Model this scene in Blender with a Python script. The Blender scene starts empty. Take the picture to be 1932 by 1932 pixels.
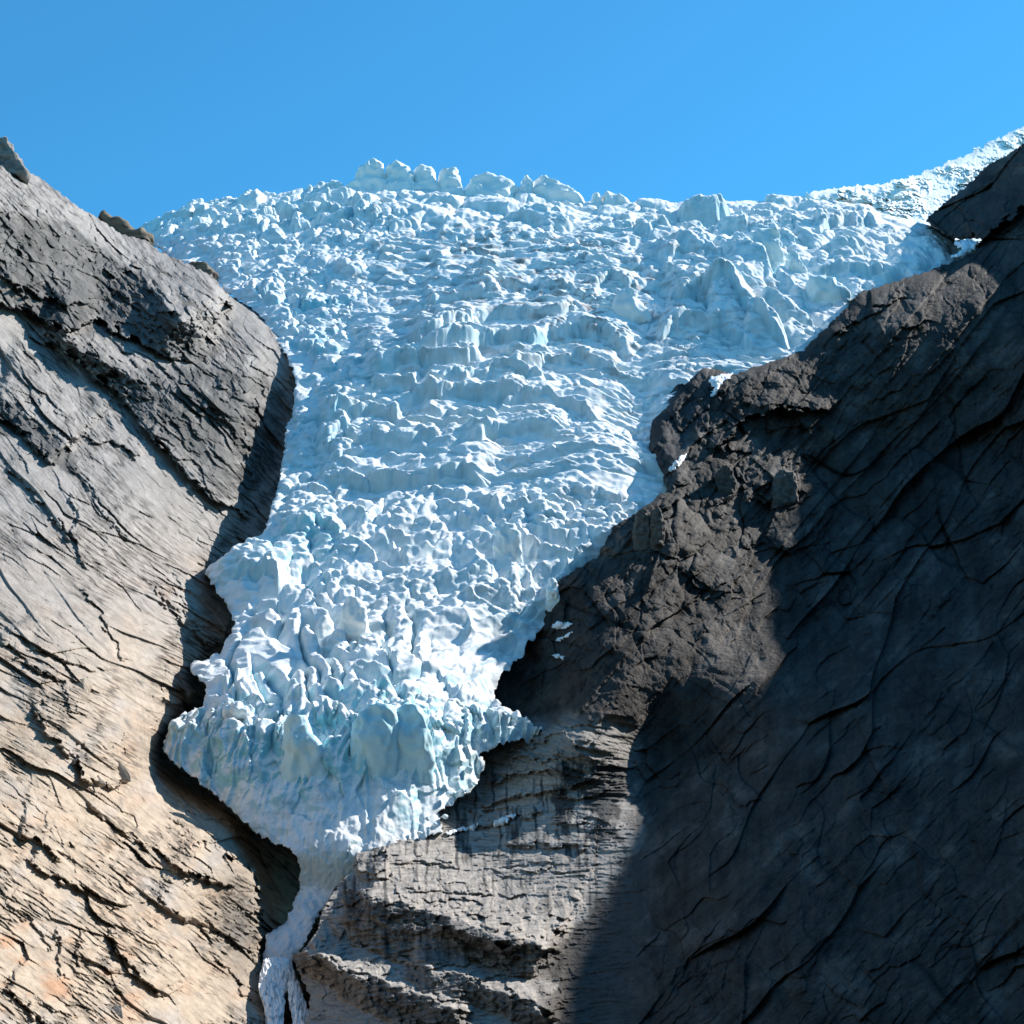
import bpy, math, random
import numpy as np
from mathutils import Matrix

Q = 1.0                       # mesh density factor
rng = np.random.default_rng(7)
random.seed(7)
F = np.float32
scene = bpy.context.scene
col = scene.collection

# --------------------------------------------------------------------------------------------
# viewpoint: the visitor stands on the valley floor and looks up at the icefall
# --------------------------------------------------------------------------------------------
PITCH = math.radians(18.0)
TH = math.tan(math.radians(18.0))
EYE = 2.0
CP, SP = math.cos(PITCH), math.sin(PITCH)


def slopes(px, py):
    cx = (np.asarray(px, dtype=np.float64) - 966.0) / 966.0 * TH
    cy = (966.0 - np.asarray(py, dtype=np.float64)) / 966.0 * TH
    dy = CP - cy * SP
    return cx / dy, (SP + cy * CP) / dy


def pts3(px, py, Y):
    """survey bearing + distance north -> a point in the valley (metres)"""
    sx, sz = slopes(px, py)
    return np.stack([sx * Y, np.broadcast_to(Y, np.shape(sx)), sz * Y + EYE], -1)


MPP = 3.364e-4                # metres per survey unit, per metre of distance

# --------------------------------------------------------------------------------------------
# noise toolbox (numpy)
# --------------------------------------------------------------------------------------------
_a = rng.random(256) * 2 * np.pi
GX, GY = np.cos(_a).astype(F), np.sin(_a).astype(F)
_g = rng.normal(size=(256, 3))
_g /= np.linalg.norm(_g, axis=1)[:, None]
G3 = _g.astype(F) * 1.4


def _hash(ix, iy, seed):
    h = ix.astype(np.uint32) * np.uint32(374761393) + iy.astype(np.uint32) * np.uint32(668265263) + np.uint32((seed * 974711 + 13) & 0xffffffff)
    h = (h ^ (h >> np.uint32(13))) * np.uint32(1274126177)
    return h ^ (h >> np.uint32(16))


def pn(x, y, seed=0):
    x = np.asarray(x, F); y = np.asarray(y, F)
    fx = np.floor(x); fy = np.floor(y)
    ix = fx.astype(np.int32); iy = fy.astype(np.int32)
    x = x - fx; y = y - fy
    u = x * x * x * (x * (x * 6 - 15) + 10); v = y * y * y * (y * (y * 6 - 15) + 10)

    def g(i, j):
        k = _hash(ix + i, iy + j, seed) & np.uint32(255)
        return GX[k] * (x - i) + GY[k] * (y - j)
    a = g(0, 0); a += u * (g(1, 0) - a)
    b = g(0, 1); b += u * (g(1, 1) - b)
    return (a + v * (b - a)) * F(1.5)


def fbm(x, y, o=4, seed=0, gain=.5, ridged=False):
    s = 0; amp = 1.0; tot = 0
    for i in range(o):
        n = pn(x, y, seed + i * 17)
        if ridged:
            n = 1 - 2 * np.abs(n)
        s = s + n * F(amp); tot += amp
        amp *= gain; x = x * F(2.03) + F(11.3); y = y * F(2.03) + F(4.7)
    return s / F(tot)


def pn3(p, scale, seed=0):
    q = (p * (1.0 / np.asarray(scale))).astype(F)
    f = np.floor(q); i = f.astype(np.int32); r = q - f
    w = r * r * r * (r * (r * 6 - 15) + 10)
    out = None

    def g(a, b, c):
        h = _hash(i[:, 0] + a, i[:, 1] + b, seed)
        h = _hash(h.astype(np.int32), i[:, 2] + c, seed + 3) & np.uint32(255)
        G = G3[h]
        return G[:, 0] * (r[:, 0] - a) + G[:, 1] * (r[:, 1] - b) + G[:, 2] * (r[:, 2] - c)

    def lx(b, c):
        a = g(0, b, c)
        return a + w[:, 0] * (g(1, b, c) - a)

    def ly(c):
        a = lx(0, c)
        return a + w[:, 1] * (lx(1, c) - a)
    a = ly(0)
    return a + w[:, 2] * (ly(1) - a)


def voro(x, y, seed=0, jit=.9):
    x = np.asarray(x, F); y = np.asarray(y, F)
    ix = np.floor(x).astype(np.int32); iy = np.floor(y).astype(np.int32)
    f1 = np.full(x.shape, 9, F); f2 = f1.copy(); hid = np.zeros(x.shape, np.uint32)
    dx = np.zeros(x.shape, F); dy = np.zeros(x.shape, F)
    for i in (-1, 0, 1):
        for j in (-1, 0, 1):
            h = _hash(ix + i, iy + j, seed)
            cx = (ix + i) + F(.5) + F(jit) * ((h & np.uint32(1023)).astype(F) / F(1023) - F(.5))
            cy = (iy + j) + F(.5) + F(jit) * (((h >> np.uint32(10)) & np.uint32(1023)).astype(F) / F(1023) - F(.5))
            ex = x - cx; ey = y - cy
            d = np.sqrt(ex * ex + ey * ey)
            near = d < f1
            f2 = np.where(near, f1, np.minimum(f2, d))
            f1 = np.where(near, d, f1); hid = np.where(near, h, hid)
            dx = np.where(near, ex, dx); dy = np.where(near, ey, dy)
    return f1, f2, hid, dx, dy


def hrand(h, k):
    return (_hash(h.astype(np.int32), np.full(h.shape, k, np.int32), 77) & np.uint32(0xffff)).astype(F) / F(65535)


def ss(a, b, x):
    t = np.clip((x - a) / (b - a), 0, 1)
    return t * t * (3 - 2 * t)


def blob(px, py, cx, cy, rx, ry, rot=0):
    c, s = math.cos(math.radians(rot)), math.sin(math.radians(rot))
    u = ((px - cx) * c + (py - cy) * s) / rx; v = (-(px - cx) * s + (py - cy) * c) / ry
    return np.exp(-(u * u + v * v)).astype(F)


def tps(ctrl):
    c = np.array(ctrl, float); P = c[:, :2] / 500.0; n = len(c)
    d = np.linalg.norm(P[:, None] - P[None], axis=2)
    K = np.where(d > 0, d * d * np.log(d + 1e-12), 0) + 2e-3 * np.eye(n)
    A = np.zeros((n + 3, n + 3)); A[:n, :n] = K; A[:n, n] = 1; A[:n, n + 1:] = P; A[n, :n] = 1; A[n + 1:, :n] = P.T
    w = np.linalg.solve(A, np.concatenate([np.log(c[:, 2]), [0, 0, 0]]))

    def f(px, py):
        sh = np.shape(px)
        x = np.ravel(px) / 500.0; y = np.ravel(py) / 500.0
        o = w[n] + w[n + 1] * x + w[n + 2] * y
        for k in range(n):
            r2 = (x - P[k, 0]) ** 2 + (y - P[k, 1]) ** 2
            o = o + w[k] * .5 * r2 * np.log(r2 + 1e-12)
        return np.exp(o).reshape(sh)
    return f


def coarse(f, x0, x1, y0, y1, step=16.0):
    """evaluate a smooth field on a coarse lattice, return a bicubic-ish (bilinear) sampler"""
    nx = int((x1 - x0) / step) + 2; ny = int((y1 - y0) / step) + 2
    gx, gy = np.meshgrid(x0 + np.arange(nx) * step, y0 + np.arange(ny) * step)
    T = f(gx, gy)

    def s(px, py):
        u = np.clip((px - x0) / step, 0, nx - 1.001); v = np.clip((py - y0) / step, 0, ny - 1.001)
        i = u.astype(np.int32); j = v.astype(np.int32); u = u - i; v = v - j
        return (T[j, i] * (1 - u) + T[j, i + 1] * u) * (1 - v) + (T[j + 1, i] * (1 - u) + T[j + 1, i + 1] * u) * v
    return s


def seg_dist(px, py, pts, closed=False):
    """distance to a polyline, sign > 0 above / left of its direction, arc parameter 0..1"""
    P = np.array(pts, float)
    if closed:
        P = np.vstack([P, P[:1]])
    L = np.concatenate([[0], np.cumsum(np.linalg.norm(np.diff(P, axis=0), axis=1))])
    best = np.full(np.shape(px), 1e9); sg = np.zeros(np.shape(px)); t_ = np.zeros(np.shape(px))
    for k in range(len(P) - 1):
        a, b = P[k], P[k + 1]; e = b - a; ll = e @ e + 1e-9
        t = np.clip(((px - a[0]) * e[0] + (py - a[1]) * e[1]) / ll, 0, 1)
        qx = px - a[0] - t * e[0]; qy = py - a[1] - t * e[1]
        d = np.hypot(qx, qy)
        c = -(e[0] * (py - a[1]) - e[1] * (px - a[0]))
        nb = d < best - 1e-9
        best = np.where(nb, d, best); sg = np.where(nb, np.sign(c), sg)
        t_ = np.where(nb, (L[k] + t * math.sqrt(ll)) / L[-1], t_)
    return best * sg, t_


def inside_sdf(poly, x0, x1, y0, y1, step=4.0):
    def f(gx, gy):
        d, _ = seg_dist(gx, gy, poly, True)
        P = np.array(poly, float); n = len(P); ins = np.zeros(gx.shape, bool)
        for k in range(n):
            a, b = P[k], P[(k + 1) % n]
            if a[1] == b[1]:
                continue
            cond = (a[1] > gy) != (b[1] > gy)
            xs = (b[0] - a[0]) * (gy - a[1]) / (b[1] - a[1]) + a[0]
            ins ^= cond & (gx < xs)
        return np.where(ins, np.abs(d), -np.abs(d))
    return coarse(f, x0, x1, y0, y1, step)


def jog(px, py, cw, ch, amp, seed):
    # blocks of rock break the edges into short straight runs
    f1, f2, h, dx, dy = voro(np.asarray(px) / cw, np.asarray(py) / ch, seed)
    return amp * (hrand(h, 5) - .5) * 2, amp * (hrand(h, 6) - .5) * 2


def step_field(px, py, wx, wy, pts, up, down=0.0, edge=2.0):
    """unit ledge: 1 just above the traced line fading over `up`, 0 (or a dip) below it"""
    P = np.array(pts, float); m = up * 2.2 + 20
    sel = (px > P[:, 0].min() - m) & (px < P[:, 0].max() + m) & (py > P[:, 1].min() - m) & (py < P[:, 1].max() + 40 + down)
    out = np.zeros(px.shape, F)
    if not sel.any():
        return out
    d, t = seg_dist(wx[sel], wy[sel], pts)
    fade = ss(0, .12, t) * ss(0, .12, 1 - t)
    v = ss(-edge, edge, d) * np.exp(-np.clip(d, 0, None) / up * 1.0) * ss(0, up, 2.1 * up - d)
    out[sel] = (v * fade).astype(F)
    return out


def band_field(px, py, R, B, decay, foot=.2):
    """face between crest R and foot B: value 1 at the crest, `foot` right above B, 0 below B"""
    P = np.array(list(R) + list(B), float); m = decay * 2
    sel = (px > P[:, 0].min() - 60) & (px < P[:, 0].max() + 60) & (py > P[:, 1].min() - m) & (py < P[:, 1].max() + 30)
    out = np.zeros(px.shape, F)
    dR, tR = seg_dist(px[sel], py[sel], R); dB, tB = seg_dist(px[sel], py[sel], B)
    t = np.clip(dB, 0, None) / (np.clip(dB, 0, None) + np.clip(-dR, 0, None) + 1e-6)
    v = np.where(dR > 0, np.exp(-dR / decay), foot + (1 - foot) * t) * ss(-2, 2, dB)
    fade = ss(0, .15, tR) * ss(0, .12, 1 - tR)
    out[sel] = (v * fade).astype(F)
    return out


# --------------------------------------------------------------------------------------------
# mesh / object helpers
# --------------------------------------------------------------------------------------------
def normals_grid(P, sign=1.0):
    du = np.gradient(P, axis=1); dv = np.gradient(P, axis=0)
    n = np.cross(du, dv)
    l = np.linalg.norm(n, axis=2, keepdims=True) + 1e-9
    n = n / l
    return n * sign


def make_mesh(name, verts, quads, colors=None, mat=None, parent=None, smooth=True, tris=None):
    me = bpy.data.meshes.new(name)
    verts = np.ascontiguousarray(verts, F)
    me.vertices.add(len(verts)); me.vertices.foreach_set('co', verts.ravel())
    loops = [quads.ravel()]
    starts = np.arange(len(quads)) * 4
    if tris is not None and len(tris):
        loops.append(tris.ravel()); starts = np.concatenate([starts, len(quads) * 4 + np.arange(len(tris)) * 3])
    lv = np.concatenate(loops).astype(np.int32)
    me.loops.add(len(lv)); me.loops.foreach_set('vertex_index', lv)
    me.polygons.add(len(starts)); me.polygons.foreach_set('loop_start', starts.astype(np.int32))
    me.polygons.foreach_set('use_smooth', np.full(len(starts), smooth))
    if colors is not None:
        at = me.color_attributes.new('tone', 'FLOAT_COLOR', 'POINT')
        c = np.ones((len(verts), 4), F); c[:, :3] = colors
        at.data.foreach_set('color', c.ravel())
    me.update(calc_edges=True)
    me.validate(verbose=False)
    o = bpy.data.objects.new(name, me); col.objects.link(o)
    if mat:
        me.materials.append(mat)
    if parent:
        o.parent = parent
    return o


def grid_object(name, P, keep, colors, mat, parent=None, skirt=(0, 80, -30), skirt_col=None):
    """mesh from a lattice of points; faces where `keep` holds at all corners; rim turned back into the mountain"""
    nr, nc = P.shape[:2]
    idx = np.arange(nr * nc).reshape(nr, nc)
    k = keep[:-1, :-1] & keep[1:, :-1] & keep[:-1, 1:] & keep[1:, 1:]
    q = np.stack([idx[:-1, :-1][k], idx[1:, :-1][k], idx[1:, 1:][k], idx[:-1, 1:][k]], -1)
    used = np.unique(q); remap = np.full(nr * nc, -1, np.int64); remap[used] = np.arange(len(used))
    q = remap[q]; V = P.reshape(-1, 3)[used]; C = colors.reshape(-1, 3)[used]
    if skirt is not None:
        e = np.concatenate([q[:, [0, 1]], q[:, [1, 2]], q[:, [2, 3]], q[:, [3, 0]]])
        key = np.sort(e, 1); key = key[:, 0] * len(V) + key[:, 1]
        u, first, cnt = np.unique(key, return_index=True, return_counts=True)
        be = e[first[cnt == 1]]
        bv = np.unique(be); m = np.full(len(V), -1, np.int64); m[bv] = len(V) + np.arange(len(bv))
        V = np.concatenate([V, V[bv] * (1 + skirt)]); C = np.concatenate([C, C[bv] if skirt_col is None else np.broadcast_to(skirt_col, (len(bv), 3))])
        q = np.concatenate([q, np.stack([be[:, 1], be[:, 0], m[be[:, 0]], m[be[:, 1]]], -1)])
    return make_mesh(name, V, q, C, mat, parent)


def tag(o, label, cat, group=None, kind=None):
    o['label'] = label
    if cat:
        o['category'] = cat
    if group:
        o['group'] = group
    if kind:
        o['kind'] = kind
    return o


# --------------------------------------------------------------------------------------------
# materials
# --------------------------------------------------------------------------------------------
def material(name, rough=.8, spec=.3, bump=(), grain=None, sss=0.0):
    m = bpy.data.materials.new(name); m.use_nodes = True
    nt = m.node_tree; N = nt.nodes; L = nt.links
    b = N['Principled BSDF']; b.inputs['Roughness'].default_value = rough
    b.inputs['Specular IOR Level'].default_value = spec
    at = N.new('ShaderNodeAttribute'); at.attribute_name = 'tone'
    geo = N.new('ShaderNodeNewGeometry')
    colr = at.outputs['Color']
    if grain:
        for sc, lo, hi in grain:
            nz = N.new('ShaderNodeTexNoise'); nz.inputs['Scale'].default_value = sc; nz.inputs['Detail'].default_value = 6
            nz.inputs['Roughness'].default_value = .65
            L.new(geo.outputs['Position'], nz.inputs['Vector'])
            mr = N.new('ShaderNodeMapRange'); mr.inputs['From Min'].default_value = .3; mr.inputs['From Max'].default_value = .7
            mr.inputs['To Min'].default_value = lo; mr.inputs['To Max'].default_value = hi
            L.new(nz.outputs['Fac'], mr.inputs['Value'])
            mx = N.new('ShaderNodeMix'); mx.data_type = 'RGBA'; mx.blend_type = 'MULTIPLY'; mx.inputs['Factor'].default_value = 1
            L.new(colr, mx.inputs[6]); L.new(mr.outputs['Result'], mx.inputs[7]); colr = mx.outputs[2]
    L.new(colr, b.inputs['Base Color'])
    prev = None
    for sc, dist in bump:
        nz = N.new('ShaderNodeTexNoise'); nz.inputs['Scale'].default_value = sc; nz.inputs['Detail'].default_value = 5
        nz.inputs['Roughness'].default_value = .6
        L.new(geo.outputs['Position'], nz.inputs['Vector'])
        bp = N.new('ShaderNodeBump'); bp.inputs['Strength'].default_value = 1; bp.inputs['Distance'].default_value = dist
        L.new(nz.outputs['Fac'], bp.inputs['Height'])
        if prev:
            L.new(prev.outputs['Normal'], bp.inputs['Normal'])
        prev = bp
    if prev:
        L.new(prev.outputs['Normal'], b.inputs['Normal'])
    return m


M_ROCK = material('pale_gneiss', .85, .2, bump=[(.5, .6)], grain=[(.12, .82, 1.15), (1.2, .8, 1.15)])
def add_lamination(m, eu, ev, su, sv, dist):
    nt = m.node_tree; N = nt.nodes; L = nt.links
    geo = N.new('ShaderNodeNewGeometry'); outs = []
    for e, sc in ((eu, su), (ev, sv)):
        d = N.new('ShaderNodeVectorMath'); d.operation = 'DOT_PRODUCT'; d.inputs[1].default_value = tuple(c * sc for c in e)
        L.new(geo.outputs['Position'], d.inputs[0]); outs.append(d.outputs['Value'])
    cmb = N.new('ShaderNodeCombineXYZ'); L.new(outs[0], cmb.inputs[0]); L.new(outs[1], cmb.inputs[1])
    nz = N.new('ShaderNodeTexNoise'); nz.inputs['Scale'].default_value = 1; nz.inputs['Detail'].default_value = 6; nz.inputs['Roughness'].default_value = .7
    L.new(cmb.outputs['Vector'], nz.inputs['Vector'])
    bp = N.new('ShaderNodeBump'); bp.inputs['Strength'].default_value = 1; bp.inputs['Distance'].default_value = dist
    L.new(nz.outputs['Fac'], bp.inputs['Height'])
    b = N['Principled BSDF']; old = b.inputs['Normal'].links[0].from_socket
    L.new(old, bp.inputs['Normal']); L.new(bp.outputs['Normal'], b.inputs['Normal'])


M_DARK = material('dark_gneiss', .85, .15, bump=[(.09, 2.5), (.4, 1.2)], grain=[(.08, .75, 1.2), (1.0, .8, 1.15)])
M_ICE = material('glacier_ice', .8, .1, bump=[(.45, .25)], grain=[(.5, .93, 1.03)])
M_WATER = material('white_water', .6, .2, bump=[(1.2, .25)], grain=[(.35, .88, 1.06)])
M_SNOW = material('old_snow', .7, .2, bump=[(.6, .3)], grain=[(.5, .93, 1.04)])
M_SLOPE = material('pale_slabs', .85, .2, bump=[(.5, .5)], grain=[(.12, .82, 1.15), (1.2, .8, 1.15)])
add_lamination(M_SLOPE, (.62, -.35, -.70), (.55, -.2, .75), .02, .28, .55)
M_GROUND = material('valley_gravel', .9, .2, grain=[(.05, .7, 1.2)])

# --------------------------------------------------------------------------------------------
# glacier long profile: distance north  <->  height angle
# --------------------------------------------------------------------------------------------
PROF = np.array([(880, 1850), (900, 1800), (985, 1610), (1012, 1500), (1040, 1390), (1068, 1325), (1130, 1250), (1330, 1000), (1480, 850),
                 (1650, 700), (1950, 505), (2150, 425), (2300, 395)], float)
_Y = np.linspace(880, 2300, 1421)
_P = np.interp(_Y, PROF[:, 0], PROF[:, 1])
_k = np.exp(-np.linspace(-2, 2, 41) ** 2); _k /= _k.sum()
_P = np.convolve(np.pad(_P, 20, mode='reflect', reflect_type='odd'), _k, 'valid')
SKY = np.array([(150, 470), (265, 422), (300, 405), (360, 385), (430, 372), (500, 362), (570, 358), (640, 350), (700, 350), (800, 350), (900, 356), (1000, 362), (1090, 378),
                (1200, 376), (1300, 376), (1400, 374), (1480, 373), (1530, 381), (1600, 389), (1680, 402), (1750, 418), (1800, 436), (1860, 455), (1932, 470), (2100, 500)], float)


def G_of(py):                 # distance of the ice surface at a height
    return np.interp(-np.asarray(py, float), -_P, _Y)


def glacier_py(px, Y):
    base = np.interp(np.minimum(Y, 2300), _Y, _P)
    d = np.interp(px, SKY[:, 0], SKY[:, 1]) - 395 + 6
    w = ss(1720, 2260, Y)
    back = np.clip(Y - 2290, 0, None)
    return base + d * w + back * back * .0012


GLACIER = [(262, 410), (240, 440), (283, 455), (300, 470), (357, 497), (400, 517), (430, 550), (470, 572), (497, 600), (520, 640), (541, 665), (556, 705), (552, 780), (540, 800),
           (534, 850), (525, 910), (510, 960), (500, 1000), (470, 1020), (430, 1045), (384, 1072), (400, 1100), (425, 1130), (440, 1170), (433, 1200),
           (415, 1225), (360, 1245), (362, 1270), (390, 1290), (385, 1320), (345, 1340), (315, 1383), (308, 1415), (330, 1445), (370, 1470), (410, 1500),
           (450, 1540), (490, 1575), (530, 1592), (558, 1612), (567, 1640), (560, 1690), (540, 1735), (503, 1760), (497, 1800), (497, 1822), (548, 1818),
           (575, 1785), (605, 1718), (632, 1680), (668, 1640), (690, 1608), (760, 1592), (835, 1572), (828, 1530), (890, 1495), (918, 1445), (905, 1418), (960, 1390), (1028, 1360),
           (990, 1345), (950, 1328), (932, 1305), (940, 1280), (970, 1250), (1010, 1200), (1072, 1130), (1122, 1085), (1160, 1065), (1185, 1020),
           (1200, 1010), (1290, 960), (1310, 880), (1290, 800), (1300, 760), (1350, 730), (1420, 730), (1500, 710), (1590, 660), (1650, 610), (1700, 580), (1820, 520), (1920, 480),
           (1860, 440), (1800, 452), (1830, 410), (1920, 340), (2000, 310), (2000, 100), (150, 100), (150, 380)]
g_in = inside_sdf(GLACIER, 100, 2100, 60, 1900, 4.0)

# crevasse walls: traced crest, height of the wall below it
CREV = [
    ([(751, 642), (791, 659), (864, 635), (931, 592), (1037, 602), (1117, 585)], 34),
    ([(777, 672), (877, 649), (927, 629), (1007, 635), (1064, 610), (1137, 612), (1200, 640)], 46),
    ([(690, 690), (747, 674), (804, 679), (864, 682), (917, 674)], 46),
    ([(787, 735), (877, 725), (931, 702), (977, 699), (1025, 712)], 28),
    ([(760, 745), (897, 729), (931, 742), (1000, 742)], 40),
    ([(700, 745), (740, 738), (790, 739)], 24),
    ([(800, 779), (851, 775), (897, 789), (940, 785)], 26),
    ([(620, 775), (650, 763), (704, 759), (755, 785)], 40),
    ([(805, 576), (871, 562), (945, 555)], 32),
    ([(815, 511), (897, 505), (965, 522)], 14),
    ([(1110, 542), (1154, 519), (1195, 532)], 24),
    ([(1010, 570), (1070, 556), (1130, 575)], 20),
    ([(600, 880), (644, 868), (700, 880), (790, 885), (870, 870), (930, 890)], 42),
    ([(590, 820), (640, 812), (710, 826), (780, 835), (850, 820)], 26),
    ([(900, 560), (985, 548), (1060, 552)], 15),
    ([(800, 540), (860, 530), (930, 540), (1000, 530)], 14),
    ([(780, 480), (860, 470), (950, 480)], 10),
    ([(920, 450), (985, 441), (1050, 446)], 12),
    ([(1060, 470), (1130, 455), (1210, 465)], 12),
    ([(860, 455), (905, 449), (930, 462)], 12),
    ([(1000, 495), (1090, 487), (1180, 500)], 13),
    ([(960, 700), (1050, 672), (1100, 668), (1170, 690)], 26),
    ([(880, 830), (940, 808), (1010, 800), (1060, 815)], 30),
    ([(940, 775), (1010, 745), (1080, 752), (1130, 790)], 26),
    ([(1260, 545), (1320, 520), (1380, 540), (1430, 590), (1490, 625)], 50),
    ([(1240, 615), (1300, 585), (1370, 600), (1440, 640)], 40),
    ([(1530, 490), (1600, 485), (1680, 500), (1720, 495)], 26),
    ([(1535, 415), (1590, 396), (1660, 405)], 30),
    ([(1440, 376), (1490, 370), (1530, 382)], 12),
    ([(1340, 430), (1400, 415), (1470, 425)], 18),
    ([(1200, 430), (1260, 418), (1330, 428)], 14),
    ([(1250, 480), (1310, 470), (1370, 485)], 20),
    ([(720, 960), (800, 930), (880, 935), (960, 960)], 14),
    ([(850, 975), (930, 955), (1010, 965), (1080, 990)], 18),
    ([(1040, 935), (1120, 925), (1190, 940)], 20),
    ([(570, 1010), (600, 985), (640, 1005)], 22),
    ([(395, 1075), (440, 1062), (500, 1066), (530, 1095)], 42),
    ([(740, 1290), (800, 1262), (860, 1290)], 16),
    ([(700, 1320), (760, 1305), (830, 1330)], 14),
]


def glacier_H(px, Y, py):
    """height of seracs and crevasse walls over the long profile, metres"""
    sx, _ = slopes(px, py)
    x = (sx * Y).astype(F); y = Y.astype(F); pxf = px.astype(F); pyf = py.astype(F)
    edge = g_in(px, py)
    w1 = fbm(x / 38, y / 38, 3, 3) * 16; w2 = fbm(x / 38, y / 38, 3, 9) * 16
    # zone weights
    left = ss(780, 600, pxf + .05 * (pyf - 700) + 30 * pn(x / 60, y / 60, 4)) * ss(1000, 880, pyf)
    up = ss(470, 420, pyf + .04 * np.abs(pxf - 800))
    right = ss(1130, 1260, pxf) * ss(720, 560, pyf)
    jum = np.clip(np.maximum(np.maximum(left, up), right * .9), 0, 1)
    mid = (1 - jum) * ss(960, 880, pyf)
    low = ss(880, 980, pyf) * ss(1345, 1310, pyf)
    snout = ss(1300, 1350, pyf)
    calm = np.clip(.9 * blob(pxf, pyf, 880, 500, 260, 50) + 1.0 * blob(pxf, pyf, 1110, 885, 140, 60) + .95 * blob(pxf, pyf, 560, 1255, 150, 75) + blob(pxf, pyf, 850, 1270, 75, 90)
                   + .8 * blob(pxf, pyf, 900, 660, 260, 70) + .8 * blob(pxf, pyf, 1410, 620, 110, 60) + .7 * blob(pxf, pyf, 800, 410, 160, 45) + .6 * blob(pxf, pyf, 720, 900, 150, 50), 0, 1)
    calm = np.clip(calm + .8 * pn(x / 90, y / 90, 8), 0, 1)
    fine = 1 - .85 * calm
    H = np.zeros(px.shape, F)
    # tumbled seracs, three sizes
    big = (.5 + 1.1 * ss(-.2, .4, pn(x / 120, y / 100, 6))) * (1 - .8 * ss(1480, 1560, pxf) * ss(440, 400, pyf))
    for s, A, sd, z in ((66, 25, 1, (.9 * up + 1.0 * right + .25 * left) * big), (30, 14, 5, (.9 * left + .7 * up + .6 * right) * (1.25 - .4 * big) + .10 * mid), (13, 5.5, 11, (left + .5 * up + .5 * right + .15 * mid) * fine)):
        f1, f2, h, dx, dy = voro((x + w1) / s, (y * .85 + w2) / s, sd)
        r = hrand(h, 1); tx = hrand(h, 2) - .6; ty = hrand(h, 3) - .75
        e = np.clip((f2 - f1) * 2.6, 0, 1)
        e = e * (1.6 - .6 * e)
        H += A * z * ((r - .35) * e + (tx * dx * 1.6 + ty * dy * 1.3) * e - .40 * (1 - e))
    # transverse waves, long and low
    ph = y / 40 + x * .004 + 1.6 * fbm(x / 150, y / 80, 2, 21)
    f = ph - np.floor(ph)
    A = 9.5 * np.clip(.45 + 1.3 * pn(x / 75, y / 34, 31), 0, 1.5)
    H += mid * A * (np.minimum(1, f * 9) * (1 - f) * 1.1 - .42)
    ph = y / 14 + 1.3 * fbm(x / 60, y / 30, 2, 22); f = ph - np.floor(ph)
    A = 3.0 * np.clip(.15 + 1.5 * pn(x / 40, y / 18, 33), 0, 1.5)
    H += (mid + .6 * low) * A * (np.minimum(1, f * 7) * (1 - f) * 1.1 - .42)
    H += (mid + low) * 6.0 * fbm(x / 60, y / 42, 2, 41)
    # scalloped crests: sharp ridges with hollows between
    rd = 1 - 2 * np.abs(pn((x + w1) / 56, (y + w2) / 22, 42)); H += mid * 5.5 * rd * (.4 + .6 * fine)
    rd = 1 - 2 * np.abs(pn((x + w1) / 32, (y + w2) / 27, 43)); H += low * 8.0 * (rd - .3) * (.3 + .7 * fine)
    rd = 1 - 2 * np.abs(pn((x + w2) / 13, (y + w1) / 11, 44)); H += (.8 * low + .3 * mid) * 2.6 * rd * fine
    # open transverse cracks
    n = pn((x + w2 * .6) / 120, y / 26 + .0035 * x, 45)
    H -= mid * 19 * ss(.075, .0, np.abs(n)) * np.clip(.25 + 1.8 * pn(x / 50, y / 40, 46), 0, 1)
    # broad swells: the bright hump, the hollow chute beside the dark rock
    H += 16 * blob(pxf, pyf, 1110, 880, 120, 55) - 16 * blob(pxf, pyf, 1205, 760, 45, 110) - 9 * blob(pxf, pyf, 700, 900, 120, 40)
    # lower icefall: long fins to the right, whalebacks split by dark crevasses to the left
    fin = low * ss(680, 880, pxf) * ss(1000, 1070, pyf) * (1 - .9 * blob(pxf, pyf, 850, 1275, 60, 80))
    xr = x - .5 * (y - 1100) * ss(700, 1000, pxf)
    n = pn(xr / 17 + .7 * pn(x / 34, y / 44, 52), y / 70, 51)
    H += fin * 15 * ((1 - 2 * np.abs(n)) - .3) * (.55 + .8 * pn(x / 45, y / 45, 53))
    wb = ss(1130, 1180, pyf) * ss(1345, 1315, pyf) * ss(400, 450, pxf) * ss(830, 760, pxf)
    xw = x + .35 * (y - 1130)
    n = pn(xw / 21 + .5 * pn(x / 34, y / 40, 73), y / 75 + .4, 71)
    H += wb * 17 * (np.minimum(1, np.abs(n) * 4.2) ** .6 - .8)
    hm = low * (1 - .7 * fin) * (1 - .8 * wb)
    f1, f2, h, dx, dy = voro((x + w1 * .5) / 17, (y + w2 * .5) / 26, 61)
    e = np.clip((f2 - f1) * 2.6, 0, 1) ** .7
    H += hm * 4.5 * ((hrand(h, 1) - .1) * e - .5 * (1 - e) - .2 * dy) * (.4 + .6 * fine)
    # broken crest of the snout
    cr = np.exp(-((pyf - 1345) / 45) ** 2)
    f1, f2, h, dx, dy = voro((x + w1 * .4) / 13, (y + w2 * .4) / 13, 81)
    e = np.clip((f2 - f1) * 3, 0, 1) ** .7
    H += cr * 9 * ((hrand(h, 1) - .35) * e - .3 * (1 - e))
    H *= 1 - (.45 + .33 * ss(1050, 1150, pxf)) * ss(2100, 2280, y)
    # traced crevasse walls
    qx = px + 8 * pn(px / 34, py / 34, 91) + 1.5 * pn(px / 13, py / 13, 92); qy = py + 8 * pn(px / 30, py / 30, 93) + 2.2 * pn(px / 11, py / 11, 94)
    for line, wdt in CREV:
        foot = [(a, b + wdt * .85) for a, b in line]
        H += step_field(px, py, qx, qy, foot, wdt * 1.6, edge=2.2) * F(wdt * .9) * (MPP * y)
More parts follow.
